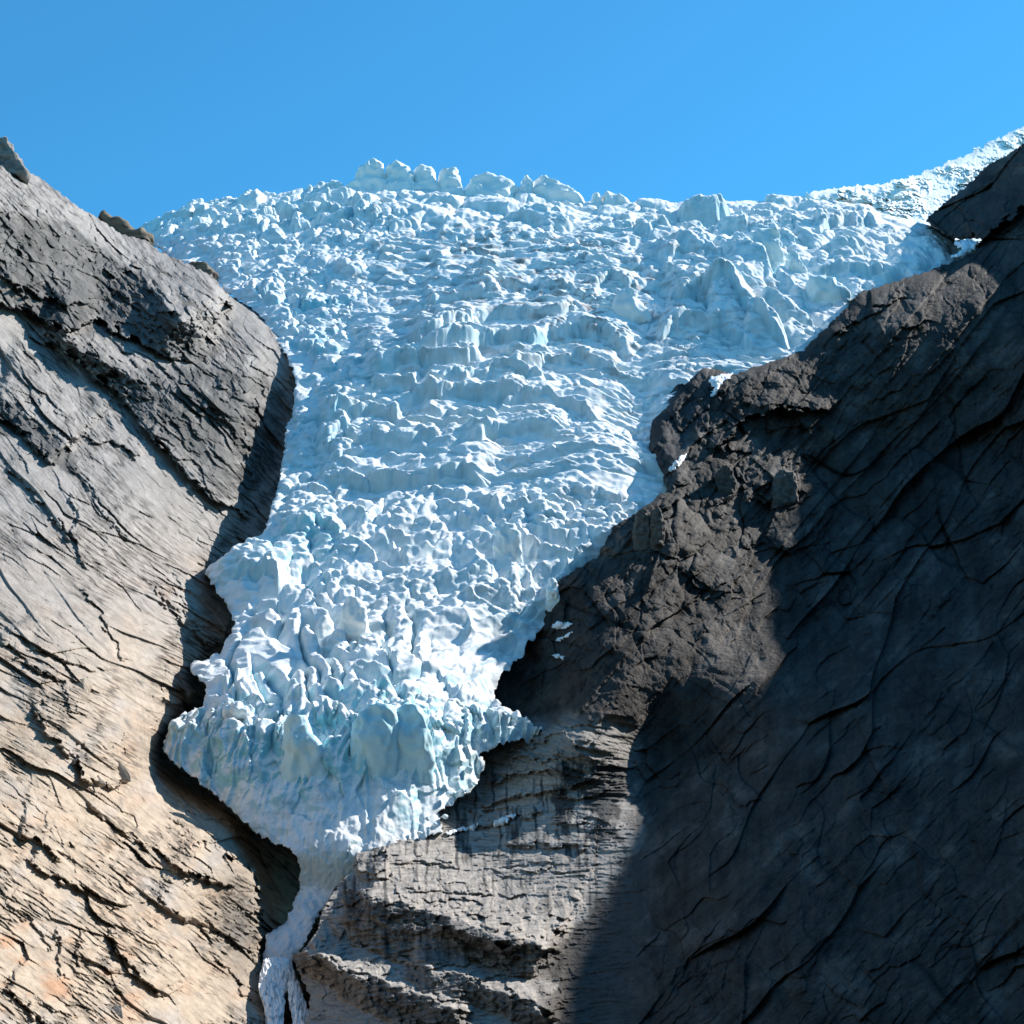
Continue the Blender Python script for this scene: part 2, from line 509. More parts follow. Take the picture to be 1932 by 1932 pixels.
    # general roughness
    H += .8 * fbm(x / 9, y / 9, 2, 101, ridged=True) * (1 - .5 * snout) * fine
    # margins thin out
    H -= 12 * np.exp(-np.clip(edge, 0, None) / 12)
    H *= .35 + .65 * ss(0, 30, edge)
    H *= 1 - .75 * snout * ss(1390, 1440, pyf)
    # skyline blocks stay modest
    return H


def flat(a):
    return a.reshape(-1)


def build_glacier():
    pxs = np.arange(225, 1985, 1.75 / Q)
    # rows evenly spaced in height angle, then re-spaced so that steep walls get rows of their own
    ev = np.concatenate([np.arange(1850, 400, -2.4), np.zeros(0)])
    Yr = np.concatenate([np.interp(-ev, -_P, _Y), np.arange(2300, 2760, 4.0)])
    Yr = np.unique(Yr)
    PX, YY = np.meshgrid(pxs[::2], Yr)
    PY = glacier_py(PX, YY)
    H = glacier_H(flat(PX), flat(YY), flat(PY)).reshape(PX.shape)
    arc = np.abs(np.diff(H, axis=0)) / (MPP * YY[1:]) * .9 + np.abs(np.diff(PY, axis=0)) + .25
    k = np.ones(31) / 31
    for _ in range(2):
        arc = np.apply_along_axis(lambda a: np.convolve(np.pad(a, 15, mode='edge'), k, 'valid'), 1, arc)
    cum = np.concatenate([np.zeros((1, arc.shape[1])), np.cumsum(arc, 0)]); cum /= cum[-1]
    NR = int(1700 * Q)
    u = np.linspace(0, 1, NR)
    Yn = np.stack([np.interp(u, cum[:, c], Yr) for c in range(cum.shape[1])], 1)
    full = np.empty((NR, len(pxs)))
    ci = np.arange(len(pxs)) / 2.0
    i0 = np.minimum(ci.astype(int), Yn.shape[1] - 2); fr = ci - i0
    full = Yn[:, i0] * (1 - fr) + Yn[:, i0 + 1] * fr
    PX = np.broadcast_to(pxs, full.shape).copy(); YY = full
    PY = glacier_py(PX, YY)
    e = g_in(PX, PY)
    keep0 = e > -6
    H = np.zeros(PX.shape)
    H[keep0] = glacier_H(PX[keep0], YY[keep0], PY[keep0])
    # the lower tongue bulges in its middle and turns away to both sides
    dxm = PX - (640 + 60 * ss(1300, 1100, PY))
    off = ss(960, 1330, PY) * np.where(dxm > 0, .00075, .00018) * dxm ** 2
    P = pts3(PX, PY, YY + np.minimum(off, 58) + 34 * ss(1600, 1690, PY))
    P[..., 2] += H
    # snout flutes and bulges push out of the wall
    sel = keep0 & (PY > 1290)
    x = P[..., 0][sel]; z = P[..., 2][sel]; wgt = ss(1300, 1370, PY[sel])
    fl = 1 - 2 * np.abs(pn(x / 9 + .7 * pn(x / 15, z / 25, 203), z / 55, 201))
    fl2 = fbm(x / 26, z / 40, 3, 205)
    up = ss(1560, 1380, PY[sel])
    D = wgt * (4.5 * up * fl + 1.0 * fl + 9 * fl2 * (.3 + .7 * up) + 1.2 * fbm(x / 5, z / 8, 3, 207))
    f1, f2, h, dx, dy = voro(x / 19 + .4 * pn(x / 20, z / 20, 211), z / 24 + .4 * pn(x / 20, z / 20, 212), 213)
    D += wgt * (.35 + .65 * up) * 8.5 * ((hrand(h, 1) - .5) + 1.1 * (hrand(h, 2) - .5) * dx + .9 * (hrand(h, 3) - .3) * dy)
    f1, f2, h, dx, dy = voro(x / 8, z / 10, 214)
    D += wgt * up * 2.6 * ((hrand(h, 1) - .5) + (hrand(h, 2) - .5) * dx * 1.3)
    # rubble chute under the wall
    ch = ss(1580, 1640, PY[sel])
    D = D * (1 - .7 * ch) + ch * (3.0 * fbm(x / 16, z / 22, 3, 209) + 1.5 * fbm(x / 5, z / 6, 3, 210, ridged=True))
    P[..., 1][sel] -= D * .9; P[..., 2][sel] += D * .35
    # carve along the true surface normal
    N = normals_grid(P)
    s2 = keep0
    p = P[s2]
    am = (.5 + .5 * ss(1400, 1340, PY[s2])) * np.clip(.25 + 1.3 * ss(-.25, .45, pn3(p, (70, 70, 60), 300)), .2, 1.3)
    d = (1 - 2 * np.abs(pn3(p, (15, 15, 11), 301))) * 1.7 + pn3(p, (6, 6, 4.2), 303) * .75 + (1 - 2 * np.abs(pn3(p, (2.8, 2.8, 1.9), 305))) * .2
    P[s2] += N[s2] * (d * am)[:, None]
    N = normals_grid(P)
    # ---- ice tone: weathered white crust on tops, blue ice on freshly broken faces, dirt bands
    x, y, z = P[..., 0], P[..., 1], P[..., 2]
    C = np.zeros(P.shape, F)
    nz = N[..., 2][s2]; pxk = PX[s2]; pyk = PY[s2]; p = P[s2]
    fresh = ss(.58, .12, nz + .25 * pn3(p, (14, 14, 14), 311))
    blue = .25 + .45 * pn3(p, (60, 60, 50), 313)
    blue += .65 * blob(pxk, pyk, 600, 640, 150, 110, 40) + .65 * blob(pxk, pyk, 520, 1040, 110, 60) + 1.0 * blob(pxk, pyk, 560, 1420, 240, 110) + .5 * blob(pxk, pyk, 740, 1400, 120, 90)
    blue += .45 * blob(pxk, pyk, 1440, 540, 180, 100) + .4 * blob(pxk, pyk, 600, 800, 60, 200) + .3 * blob(pxk, pyk, 880, 1480, 60, 50)
    blue = np.clip(blue, 0, 1.2)
    white = np.array([.93, .915, .90]); ice = np.array([.62, .685, .70]); deep = np.array([.27, .60, .70]); dirt = np.array([.30, .295, .29])
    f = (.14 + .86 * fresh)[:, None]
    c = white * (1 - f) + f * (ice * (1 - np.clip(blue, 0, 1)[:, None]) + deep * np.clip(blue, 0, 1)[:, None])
    dz = ss(.05, .55, pn3(p, (22, 22, 9), 317) + .4 * pn3(p, (5, 5, 3), 319)) * (.25 + .75 * blob(pxk, pyk, 1060, 570, 300, 110) + .5 * blob(pxk, pyk, 900, 480, 200, 40) + .3 * blob(pxk, pyk, 1180, 700, 120, 120))
    rim = np.exp(-np.clip(e[s2], 0, None) / 9) * np.clip(.35 + .9 * pn3(p, (9, 9, 7), 321), 0, .85); dz = np.maximum(dz, rim)
    c = c * (1 - dz[:, None]) + dirt * dz[:, None]
    C[s2] = c
    rag = 4 * pn(PX / 11, PY / 11, 331) + 1.0 * pn(PX / 5, PY / 5, 333)
    keep = (e + rag) > 0
    sn = PY > 1338 + 10 * pn(PX / 20, PY / 20, 335)
    chute = PY > 1618 + 6 * pn(PX / 12, PY / 12, 337)

    def part(name, k, parent=None, sk=(0, 60, -18)):
        rr = np.where(k.any(1))[0]; a, b = max(rr[0] - 1, 0), rr[-1] + 2
        # a face belongs to the part its first corner lies in
        return (a, b, k)
    # split faces by their first corner so that neighbours stay watertight
    obs = []
    for name, cond in (('glacier', ~sn), ('snout', sn & ~chute), ('ice_chute', chute)):
        nr, nc = keep.shape
        idx = np.arange(nr * nc).reshape(nr, nc)
        kk = keep[:-1, :-1] & keep[1:, :-1] & keep[:-1, 1:] & keep[1:, 1:] & cond[:-1, :-1]
        obs.append((name, kk))
    return P, C, keep, obs


def faces_object(name, P, C, kk, keep_all, mat, parent=None, skirt=.05):
    nr, nc = P.shape[:2]
    idx = np.arange(nr * nc).reshape(nr, nc)

    def quads(k):
        return np.stack([idx[:-1, :-1][k], idx[1:, :-1][k], idx[1:, 1:][k], idx[:-1, 1:][k]], -1)
    q = quads(kk); qa = quads(keep_all)
    # rim edges of the whole sheet only
    e = np.concatenate([qa[:, [0, 1]], qa[:, [1, 2]], qa[:, [2, 3]], qa[:, [3, 0]]])
    s = np.sort(e, 1); key = s[:, 0] * (nr * nc) + s[:, 1]
    u, cnt = np.unique(key, return_counts=True)
    rim = u[cnt == 1]
    e = np.concatenate([q[:, [0, 1]], q[:, [1, 2]], q[:, [2, 3]], q[:, [3, 0]]])
    s = np.sort(e, 1); key = s[:, 0] * (nr * nc) + s[:, 1]
    be = e[np.isin(key, rim)]
    used = np.unique(q); remap = np.full(nr * nc, -1, np.int64); remap[used] = np.arange(len(used))
    q = remap[q]; be = remap[be]
    V = P.reshape(-1, 3)[used]; Cc = C.reshape(-1, 3)[used]
    bv = np.unique(be); m = np.full(len(V), -1, np.int64); m[bv] = len(V) + np.arange(len(bv))
    off = V[bv] * skirt - np.array([0, 0, EYE * skirt])
    off[V[bv][:, 0] > .35 * V[bv][:, 1]] = (30, 90, -160)
    V = np.concatenate([V, V[bv] + off]); Cc = np.concatenate([Cc, Cc[bv]])
    q = np.concatenate([q, np.stack([be[:, 1], be[:, 0], m[be[:, 0]], m[be[:, 1]]], -1)])
    return make_mesh(name, V, q, Cc, mat, parent)


# --------------------------------------------------------------------------------------------
# rock walls
# --------------------------------------------------------------------------------------------
LEFT_TPS = tps([(265, 430, 2080), (400, 520, 1890), (500, 600, 1780), (550, 690, 1690), (545, 800, 1590), (520, 950, 1440), (420, 1060, 1350), (440, 1180, 1275),
                (340, 1340, 1150), (310, 1420, 1130), (380, 1240, 1220), (420, 1520, 1085), (560, 1640, 1095), (540, 1750, 1020), (505, 1850, 945), (0, 265, 1760), (0, 500, 1480), (0, 700, 1320), (0, 1000, 1050),
                (0, 1400, 790), (0, 1932, 590), (250, 700, 1490), (250, 1000, 1200), (250, 1400, 940), (250, 1800, 735), (450, 1960, 790), (410, 1640, 915), (-300, 700, 1150),
                (-300, 1500, 610), (150, 350, 1950), (650, 700, 1760), (700, 1400, 1150), (650, 1800, 960), (-300, 250, 1500)])
LEFT_POLY = [(-420, 60), (-200, 140), (0, 262), (15, 267), (30, 289), (41, 306), (48, 322), (83, 339), (110, 362), (147, 388), (187, 412), (230, 441), (273, 452), (300, 472), (357, 499),
             (400, 519), (423, 549), (460, 572), (483, 585), (500, 602), (560, 650), (640, 720), (700, 1000), (700, 1500), (640, 1700), (600, 1830), (600, 2150), (-420, 2150)]


def saw(px, py, ang, lam, seed, stretch=5.0, wv=.9, sharp=.07):
    c, s = math.cos(math.radians(ang)), math.sin(math.radians(ang))
    u = px * c + py * s; v = px * s - py * c            # u along the joint (down-right), v up-right
    ph = v / lam + wv * fbm(u / (lam * stretch), v / (lam * 1.6), 3, seed)
    f = ph - np.floor(ph)
    cell = np.floor(ph)
    gate = np.clip(.25 + 1.5 * pn(u / (lam * stretch * .9) + cell * 7.3, cell * 3.1 + .5, seed + 5), 0, 1)
    return (np.minimum(1, f / sharp) * (1 - f) * gate).astype(F), u, v


def build_left():
    st = 1.35 / Q
    pxs = np.arange(-260, 705, st); pys = np.arange(120, 2120, st)
    PX, PY = np.meshgrid(pxs, pys)
    f = coarse(LEFT_TPS, -300, 760, 80, 2200, 12.0)
    Y = f(PX, PY)
    sdf = inside_sdf(LEFT_POLY, -450, 760, 40, 2200, 4.0)
    E = sdf(PX, PY)
    wx = PX + 6 * pn(PX / 24, PY / 24, 1) + 3 * pn(PX / 8, PY / 8, 2); wy = PY + 6 * pn(PX / 24, PY / 24, 3) + 3 * pn(PX / 8, PY / 8, 4)
    jx_, jy_ = jog(PX + .6 * PY, PY - .6 * PX, 24, 14, 6, 91); wx = PX + .4 * (wx - PX) + jx_; wy = PY + .4 * (wy - PY) + jy_
    jx_, jy_ = jog(PX + .6 * PY, PY - .6 * PX, 10, 7, 2.5, 92); wx = wx + jx_; wy = wy + jy_
    unit = MPP * Y
    D = np.zeros(PX.shape)                                 # towards the valley, in survey units
    # great whaleback with the overhanging dark face
    R = [(-260, 300), (0, 395), (33, 402), (100, 418), (150, 440), (193, 469), (250, 512), (293, 545), (333, 589), (380, 640), (412, 657)]
    B = [(-260, 500), (0, 569), (70, 600), (140, 622), (187, 600), (233, 632), (283, 652), (333, 679), (380, 684), (415, 672)]
    D += 330 * band_field(wx, wy, R, B, 230, .22)
    # second recess running down to the gorge
    D += 170 * band_field(wx, wy, [(60, 620), (120, 630), (213, 695), (283, 720), (360, 735), (440, 750), (510, 760)], [(60, 640), (100, 650), (213, 730), (253, 780), (277, 820), (333, 870), (400, 935), (440, 960)], 60, .3)
    D += 100 * band_field(wx, wy, [(-20, 745), (35, 765), (90, 800), (140, 850)], [(-20, 775), (20, 800), (80, 860), (150, 940)], 60, .4)
    # shade-side hollow under the ice edge
    D -= 130 * blob(PX, PY, 505, 880, 55, 150, 14)
    lines = [
        ([(0, 880), (60, 925), (110, 985), (150, 1040)], 16, 50), ([(130, 930), (150, 975), (135, 1010), (160, 1080)], 14, 40),
        ([(60, 1330), (87, 1381), (140, 1431)], 26, 55), ([(143, 1421), (160, 1471), (197, 1484), (250, 1481)], 46, 60),
        ([(160, 1518), (207, 1550), (253, 1580), (290, 1604)], 18, 45), ([(30, 1575), (67, 1583), (113, 1624)], 30, 50),
        ([(43, 1618), (87, 1645), (140, 1670), (187, 1693), (213, 1708), (256, 1712)], 30, 60), ([(200, 1751), (213, 1784), (240, 1818), (267, 1850), (313, 1890)], 26, 50),
        ([(283, 1591), (327, 1628), (367, 1652), (430, 1668), (455, 1668)], 40, 60), ([(70, 1535), (120, 1600), (150, 1650)], 8, 30),
        ([(110, 1740), (108, 1800), (115, 1850)], 12, 30), ([(0, 1860), (40, 1890), (75, 1925), (100, 1960)], 26, 50), ([(150, 1755), (145, 1790), (152, 1822)], 14, 30),
        ([(0, 1200), (50, 1250), (110, 1290)], 22, 60), ([(50, 1225), (110, 1240), (170, 1265), (215, 1262)], 16, 40), ([(110, 1290), (130, 1320), (125, 1345)], 14, 40),
        ([(150, 1110), (190, 1160), (230, 1240), (265, 1245)], 15, 45), ([(290, 1110), (330, 1155), (352, 1190)], 14, 40), ([(330, 1085), (350, 1150), (358, 1190)], 8, 40),
        ([(360, 1190), (385, 1220), (400, 1235)], 20, 40), ([(300, 1320), (345, 1330), (370, 1350)], 22, 45), ([(115, 870), (160, 905), (210, 990), (250, 1030)], 10, 40),
        ([(160, 830), (200, 833), (240, 850), (262, 868)], 18, 50), ([(330, 640), (420, 700), (500, 720)], 10, 60), ([(280, 1370), (320, 1400)], 14, 30),
        ([(285, 1690), (330, 1725), (380, 1750), (405, 1790)], 16, 45), ([(400, 1800), (440, 1840), (480, 1900)], 12, 40), ([(0, 520), (60, 555), (140, 575), (186, 560)], 24, 60),
        ([(0, 1700), (60, 1740), (100, 1800)], 10, 40), ([(380, 760), (430, 800), (470, 860)], 12, 40), ([(300, 1480), (360, 1530), (430, 1560)], 12, 40), ([(310, 1530), (370, 1580), (440, 1600)], 12, 35),
    ]
    for ln, a, u in lines:
        D += 1.35 * a * step_field(PX, PY, wx, wy, ln, u * 1.2, edge=2.0)
    # gorge edge: blocky cliff on the left of the chute
    D += 130 * step_field(PX, PY, wx, wy, [(520, 1960), (500, 1850), (492, 1790), (489, 1700), (486, 1650), (440, 1622), (400, 1600), (330, 1560)], 130, edge=5)
    low = ss(900, 1500, PY); ang = 50 - 12 * low
    # joints: three sizes of exfoliation slabs
    s1, u, v = saw(PX, PY, 47, 74, 11); s1b, _, _ = saw(PX, PY, 36, 66, 12)
    D += 27 * ((s1 - .3) * (1 - low) + (s1b - .3) * low) * (1 - .75 * blob(PX, PY, 250, 480, 220, 130, 35))
    s2, _, _ = saw(PX, PY, 49, 29, 13); s2b, _, _ = saw(PX, PY, 34, 25, 14)
    amp = np.clip(.3 + 1.4 * pn(PX / 120, PY / 120, 15), .0, 1.3)
    D += 13 * amp * (s2 * (1 - low) * .7 + s2b * low)
    s3, _, _ = saw(PX, PY, 50, 11, 16, 7); s3b, _, _ = saw(PX, PY, 33, 10, 17, 6)
    amp = np.clip(.15 + 1.4 * pn(PX / 90, PY / 90, 18), 0, 1.2)
    D += 3.0 * amp * (s3 * (1 - low) + s3b * low)
    # angular plates elongated along the joints, three sizes
    c_, s_ = math.cos(math.radians(46)), math.sin(math.radians(46)); c2, s2_ = math.cos(math.radians(35)), math.sin(math.radians(35))
    uu = (PX * c_ + PY * s_) * (1 - low) + (PX * c2 + PY * s2_) * low; vv = (PX * s_ - PY * c_) * (1 - low) + (PX * s2_ - PY * c2) * low
    for lu, lv, A, sd, tl in ((150, 54, 34, 61, 1.2), (60, 20, 17, 62, 1.2), (24, 8, 6.0, 63, 1.0)):
        jx = .12 * pn(PX / (lu * .7), PY / (lu * .7), sd + 40); jy = .16 * pn(PX / (lu * .5), PY / (lu * .5), sd + 50)
        f1, f2, h, dx, dy = voro(uu / lu + jx, vv / lv + jy, sd)
        am = np.clip(.3 + 1.6 * pn(PX / 150, PY / 150, sd + 60) + .3 * low, .03, 1.25)
        D += A * am * ((hrand(h, 1) - .5) * .55 + tl * ((hrand(h, 2) - .5) * dx * .5 + (hrand(h, 3) - .75) * dy))
    jr = fbm(uu / 60, vv / 11, 4, 64, ridged=True)
    D -= 6 * ss(.48, .75, jr) * (.55 + .6 * low) * np.clip(.15 + 1.4 * ss(-.15, .35, fbm(PX / 140, PY / 140, 3, 69)), 0, 1.2)
    D += .9 * fbm(uu / 18, vv / 5, 3, 66, ridged=True) * (.5 + low) * np.clip(.2 + 1.3 * ss(-.15, .35, fbm(PX / 140, PY / 140, 3, 69)), 0, 1.2)
    # blocky stack on the gorge wall
    bl = blob(PX, PY, 440, 1730, 60, 110)
    f1, f2, h, dx, dy = voro(PX / 15 + .5 * pn(PX / 20, PY / 20, 19), PY / 10 + .5 * pn(PX / 20, PY / 20, 20), 21)
    D += bl * 14 * (hrand(h, 1) - .5 - .6 * dy)
    rough = .6 + 1.4 * blob(PX, PY, 400, 770, 110, 80, 25) + .6 * low
    D += rough * 3.4 * fbm(PX / 40, PY / 40, 5, 22) + 14 * fbm(PX / 150, PY / 150, 3, 23)
    Y = Y - D * unit * .95
    # the crest rolls over to the far side
    Y = Y + 90 * np.exp(-np.clip(E, 0, None) / 12) * ss(700, 560, PY) * 0.8
    P = pts3(PX, PY, Y)
    N = normals_grid(P)
    # ---- rock tone
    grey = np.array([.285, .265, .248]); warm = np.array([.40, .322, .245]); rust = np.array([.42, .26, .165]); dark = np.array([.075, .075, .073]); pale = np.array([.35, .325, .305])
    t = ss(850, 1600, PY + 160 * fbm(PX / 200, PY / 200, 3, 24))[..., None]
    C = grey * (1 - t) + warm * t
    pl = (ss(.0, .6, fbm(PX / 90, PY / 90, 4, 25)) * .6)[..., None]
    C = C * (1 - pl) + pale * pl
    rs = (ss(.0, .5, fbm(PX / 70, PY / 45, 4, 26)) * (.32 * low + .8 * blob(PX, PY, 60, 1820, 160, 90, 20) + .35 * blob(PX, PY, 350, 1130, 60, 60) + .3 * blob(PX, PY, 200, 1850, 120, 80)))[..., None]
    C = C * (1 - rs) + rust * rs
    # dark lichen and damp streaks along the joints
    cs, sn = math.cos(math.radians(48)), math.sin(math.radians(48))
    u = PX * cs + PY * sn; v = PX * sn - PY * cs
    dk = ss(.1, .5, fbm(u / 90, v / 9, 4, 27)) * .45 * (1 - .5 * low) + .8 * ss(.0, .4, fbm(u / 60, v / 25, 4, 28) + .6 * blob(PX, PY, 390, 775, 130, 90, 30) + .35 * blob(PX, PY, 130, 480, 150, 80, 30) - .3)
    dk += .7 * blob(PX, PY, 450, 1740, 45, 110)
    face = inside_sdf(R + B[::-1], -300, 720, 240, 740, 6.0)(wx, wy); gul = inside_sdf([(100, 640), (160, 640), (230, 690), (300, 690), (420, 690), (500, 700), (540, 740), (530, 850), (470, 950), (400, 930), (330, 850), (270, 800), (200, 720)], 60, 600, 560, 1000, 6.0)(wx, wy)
    dk += ss(-10, 16, face) * (.72 + .3 * fbm(u / 40, v / 12, 3, 32)) + ss(-12, 20, gul) * (.6 + .5 * fbm(u / 40, v / 10, 3, 33))  # overhang face and recess darkened whole: darker rock plus painted shade
    dk += .8 * ss(-6, 10, inside_sdf([(-260, 740), (30, 760), (95, 810), (150, 880), (160, 930), (100, 880), (40, 830), (-260, 800)], -300, 220, 700, 960, 6.0)(wx, wy))  # lower band's face toned dark throughout
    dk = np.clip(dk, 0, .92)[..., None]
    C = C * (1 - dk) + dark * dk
    smooth_ = np.clip(.25 + 1.6 * ss(-.15, .35, fbm(PX / 140, PY / 140, 3, 69)), .2, 1)
    jd = smooth_ * (ss(.48, .75, fbm(uu / 60, vv / 11, 4, 64, ridged=True)) * .5 + ss(.4, .8, fbm(uu / 30, vv / 5, 3, 67, ridged=True)) * .22)
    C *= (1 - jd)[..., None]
    C *= (1 + .16 * fbm(PX / 14, PY / 14, 3, 29) + .22 * fbm(uu / 70, vv / 16, 3, 68))[..., None]
    rag = 3 * pn(PX / 13, PY / 13, 30) + 1.6 * pn(PX / 5, PY / 5, 31)
    keep = (E + rag) > 0
    return P, C.astype(F), keep


RIGHT_TPS = tps([(1250, 900, 1375), (1390, 700, 1585), (1600, 595, 1690), (1740, 515, 1775), (1840, 478, 1850), (1932, 430, 1880), (1880, 350, 2180), (1790, 420, 2120), (1940, 290, 2150), (1932, 850, 1400), (1932, 1100, 1130), (1932, 1400, 800), (1760, 950, 1370), (1700, 1150, 1160), (2120, 950, 1000), (2155, 575, 1238), (1450, 900, 1440), (1932, 1932, 520),
                 (1600, 900, 1470), (1600, 1400, 910), (1400, 1200, 1190), (1440, 1310, 1055), (1550, 1200, 1170), (1200, 1250, 1135), (1000, 1330, 1185), (930, 1310, 1195), (1040, 1370, 1125), (900, 1480, 1110), (1120, 1080, 1250), (1320, 1620, 850), (1265, 1420, 1105), (1265, 1540, 985), (1200, 1960, 690),
                 (1500, 1932, 600), (680, 1610, 985), (900, 1570, 1050), (1100, 1480, 1050), (960, 1400, 1140), (1080, 1700, 895), (700, 1800, 850), (560, 1800, 880), (580, 1930, 800), (900, 1932, 740),
                 (1000, 1210, 1240), (1300, 700, 1640), (1230, 830, 1470), (2300, 300, 1250), (2300, 900, 760), (2300, 1932, 420), (1080, 1400, 1050), (1140, 1560, 985), (1190, 1630, 930), (1200, 1800, 790)])
RIGHT_POLY = [(2600, 515), (2300, 515), (2190, 538), (2125, 562), (2098, 600), (2050, 560), (2020, 430), (1985, 250), (1932, 268), (1900, 290), (1860, 312), (1830, 345), (1795, 372), (1770, 392), (1742, 417), (1775, 440), (1800, 452), (1848, 452), (1838, 476), (1800, 492), (1740, 513), (1690, 530),
              (1620, 552), (1600, 575), (1575, 600), (1530, 645), (1515, 660), (1460, 680), (1400, 700), (1385, 705), (1330, 690), (1276, 705), (1245, 755), (1228, 800), (1223, 850), (1250, 895), (1255, 925), (1210, 960), (1160, 990),
              (1150, 1005), (1125, 1050), (1060, 1090), (960, 1180), (880, 1290), (880, 1350), (860, 1400), (840, 1480), (780, 1530), (700, 1570), (672, 1606), (664, 1640),
              (640, 1668), (612, 1706), (606, 1720), (600, 1752), (575, 1790), (550, 1800), (560, 1830), (585, 1880), (575, 1932), (560, 2150), (2600, 2150)]


def build_right():
    st = 1.6 / Q
    pxs = np.concatenate([np.arange(530, 1960, st), np.arange(1960, 2620, 8.0)]); pys = np.concatenate([np.arange(-440, 200, 8.0), np.arange(200, 2120, st)])
    PX, PY = np.meshgrid(pxs, pys)
    f = coarse(RIGHT_TPS, 480, 2700, -500, 2200, 12.0)
    Y = f(PX, PY)
    sdf = inside_sdf(RIGHT_POLY, 480, 2660, -460, 2200, 4.0)
    E = sdf(PX, PY)
    wx = PX + 6 * pn(PX / 24, PY / 24, 401) + 3 * pn(PX / 8, PY / 8, 402); wy = PY + 5 * pn(PX / 24, PY / 24, 403) + 2.5 * pn(PX / 8, PY / 8, 404)
    jx_, jy_ = jog(PX, PY, 26, 16, 7, 491); wx = PX + .45 * (wx - PX) + jx_; wy = PY + .45 * (wy - PY) + jy_
    jx_, jy_ = jog(PX, PY, 11, 8, 3, 492); wx = wx + jx_; wy = wy + jy_
    unit = MPP * Y
    D = np.zeros(PX.shape)
    slab = ss(1200, 1120, PX - .15 * (PY - 1600)) * ss(1400, 1470, PY)
    ledg = ss(1235, 1165, PX + 45 * fbm(PX / 60, PY / 60, 3, 405)) * ss(1340, 1375, PY + 25 * fbm(PX / 50, PY / 50, 3, 406))
    # main ledges of the buttress
    D += 215 * band_field(wx, wy, [(650, 1668), (692, 1693), (750, 1702), (795, 1717), (860, 1738), (930, 1760), (1030, 1785), (1060, 1800)], [(640, 1760), (656, 1776), (737, 1802), (826, 1822), (900, 1815), (965, 1840), (1060, 1850)], 70, .1)
    D += 70 * band_field(wx, wy, [(820, 1738), (880, 1757), (952, 1778), (985, 1790)], [(820, 1760), (880, 1780), (952, 1800), (985, 1808)], 30, .1)
    D += 120 * band_field(wx, wy, [(545, 1790), (603, 1800), (640, 1828), (700, 1848), (790, 1880), (900, 1915)], [(550, 1830), (603, 1842), (640, 1880), (700, 1912), (790, 1940), (900, 1965)], 40, .1)
    D += 120 * band_field(wx, wy, [(760, 1805), (800, 1828), (880, 1840), (960, 1872), (1060, 1920)], [(760, 1840), (800, 1872), (880, 1890), (960, 1915), (1060, 1960)], 40, .1)
    for ln, a, u in [
        ([(664, 1640), (700, 1655), (740, 1650)], 20, 30), ([(760, 1683), (830, 1688), (940, 1690)], 14, 30), ([(690, 1625), (735, 1632), (790, 1622), (880, 1640)], 10, 30),
        ([(940, 1600), (985, 1592), (1060, 1598), (1110, 1598)], 14, 35), ([(960, 1640), (1000, 1645), (1040, 1630)], 10, 30), ([(1040, 1560), (1110, 1550), (1160, 1560)], 10, 30),
        ([(915, 1480), (960, 1462), (1030, 1455), (1075, 1468)], 18, 30), ([(900, 1440), (960, 1420), (1020, 1400), (1075, 1370)], 12, 30), ([(960, 1440), (1020, 1428), (1060, 1440)], 14, 30),
        ([(830, 1575), (880, 1560), (960, 1545), (1040, 1530)], 12, 25), ([(890, 1530), (960, 1510), (1060, 1490), (1140, 1470)], 16, 30), ([(1040, 1500), (1100, 1510), (1160, 1490)], 12, 30),
        ([(1240, 1000), (1250, 960), (1300, 940)], 12, 40), ([(1840, 468), (1890, 425), (1940, 380), (1990, 330)], 60, 60), ([(1560, 640), (1640, 590), (1720, 560)], 14, 40), ([(1440, 960), (1490, 900), (1500, 940)], 20, 40), ([(1340, 860), (1400, 800), (1470, 770), (1580, 775)], 26, 70),
    ]:
        D += 1.8 * a * step_field(PX, PY, wx, wy, ln, u, edge=2)
    # flat-lying layers
    v = PY + .10 * (PX - 800) * ss(1560, 1800, PY) - .28 * (PX - 800) * ss(1520, 1420, PY)
    for lam, A, sd in ((34, 13, 411), (13, 9, 412), (6, 4, 413)):
        ph = -v / lam + .8 * fbm(PX / (lam * 6), PY / (lam * 2), 3, sd)
        fr = ph - np.floor(ph); c = np.floor(ph)
        gate = np.clip(.35 + 1.4 * pn(PX / (lam * 4.5) + c * 5.1, c * 2.7, sd + 20), 0, 1)
        D += (ledg * (1 - .45 * slab)) * A * np.minimum(1, fr / .08) * (1 - fr) * gate
    # vertical joints break the ledges into blocks
    f1, f2, h, dx, dy = voro(PX / 46 + .4 * pn(PX / 30, PY / 30, 421), v / 24 + .4 * pn(PX / 30, PY / 30, 422), 423)
    D += ledg * ss(1490, 1400, PY) * 26 * (hrand(h, 1) - .5)
    D += slab * 5 * (hrand(h, 1) - .5) - slab * 2.5 * ss(.06, .0, f2 - f1)
    # main wall: slabs dipping down to the left, buttresses, gullies
    wall = 1 - ledg
    s1, _, _ = saw(-PX, PY, 47, 130, 431, 6, .2); s2, _, _ = saw(-PX, PY, 50, 46, 432, 7, .2); s3, _, _ = saw(-PX, PY, 45, 15, 433, 8, .25)
    upper = ss(1500, 1000, PY)
    D += wall * (26 * s1 + 13 * s2 * (.5 + upper) + 4 * s3)
    f1, f2, h, dx, dy = voro(PX / 60 + .6 * pn(PX / 50, PY / 50, 441), PY / 80 + .6 * pn(PX / 50, PY / 50, 442), 443)
    knob = 1.6 * wall * (blob(PX, PY, 1330, 900, 220, 230, 0) + .8 * blob(PX, PY, 1230, 1020, 70, 90) + .5 * blob(PX, PY, 1650, 620, 220, 90, -25))
    D += knob * (26 * (.5 - f1) + 18 * (hrand(h, 1) - .5))
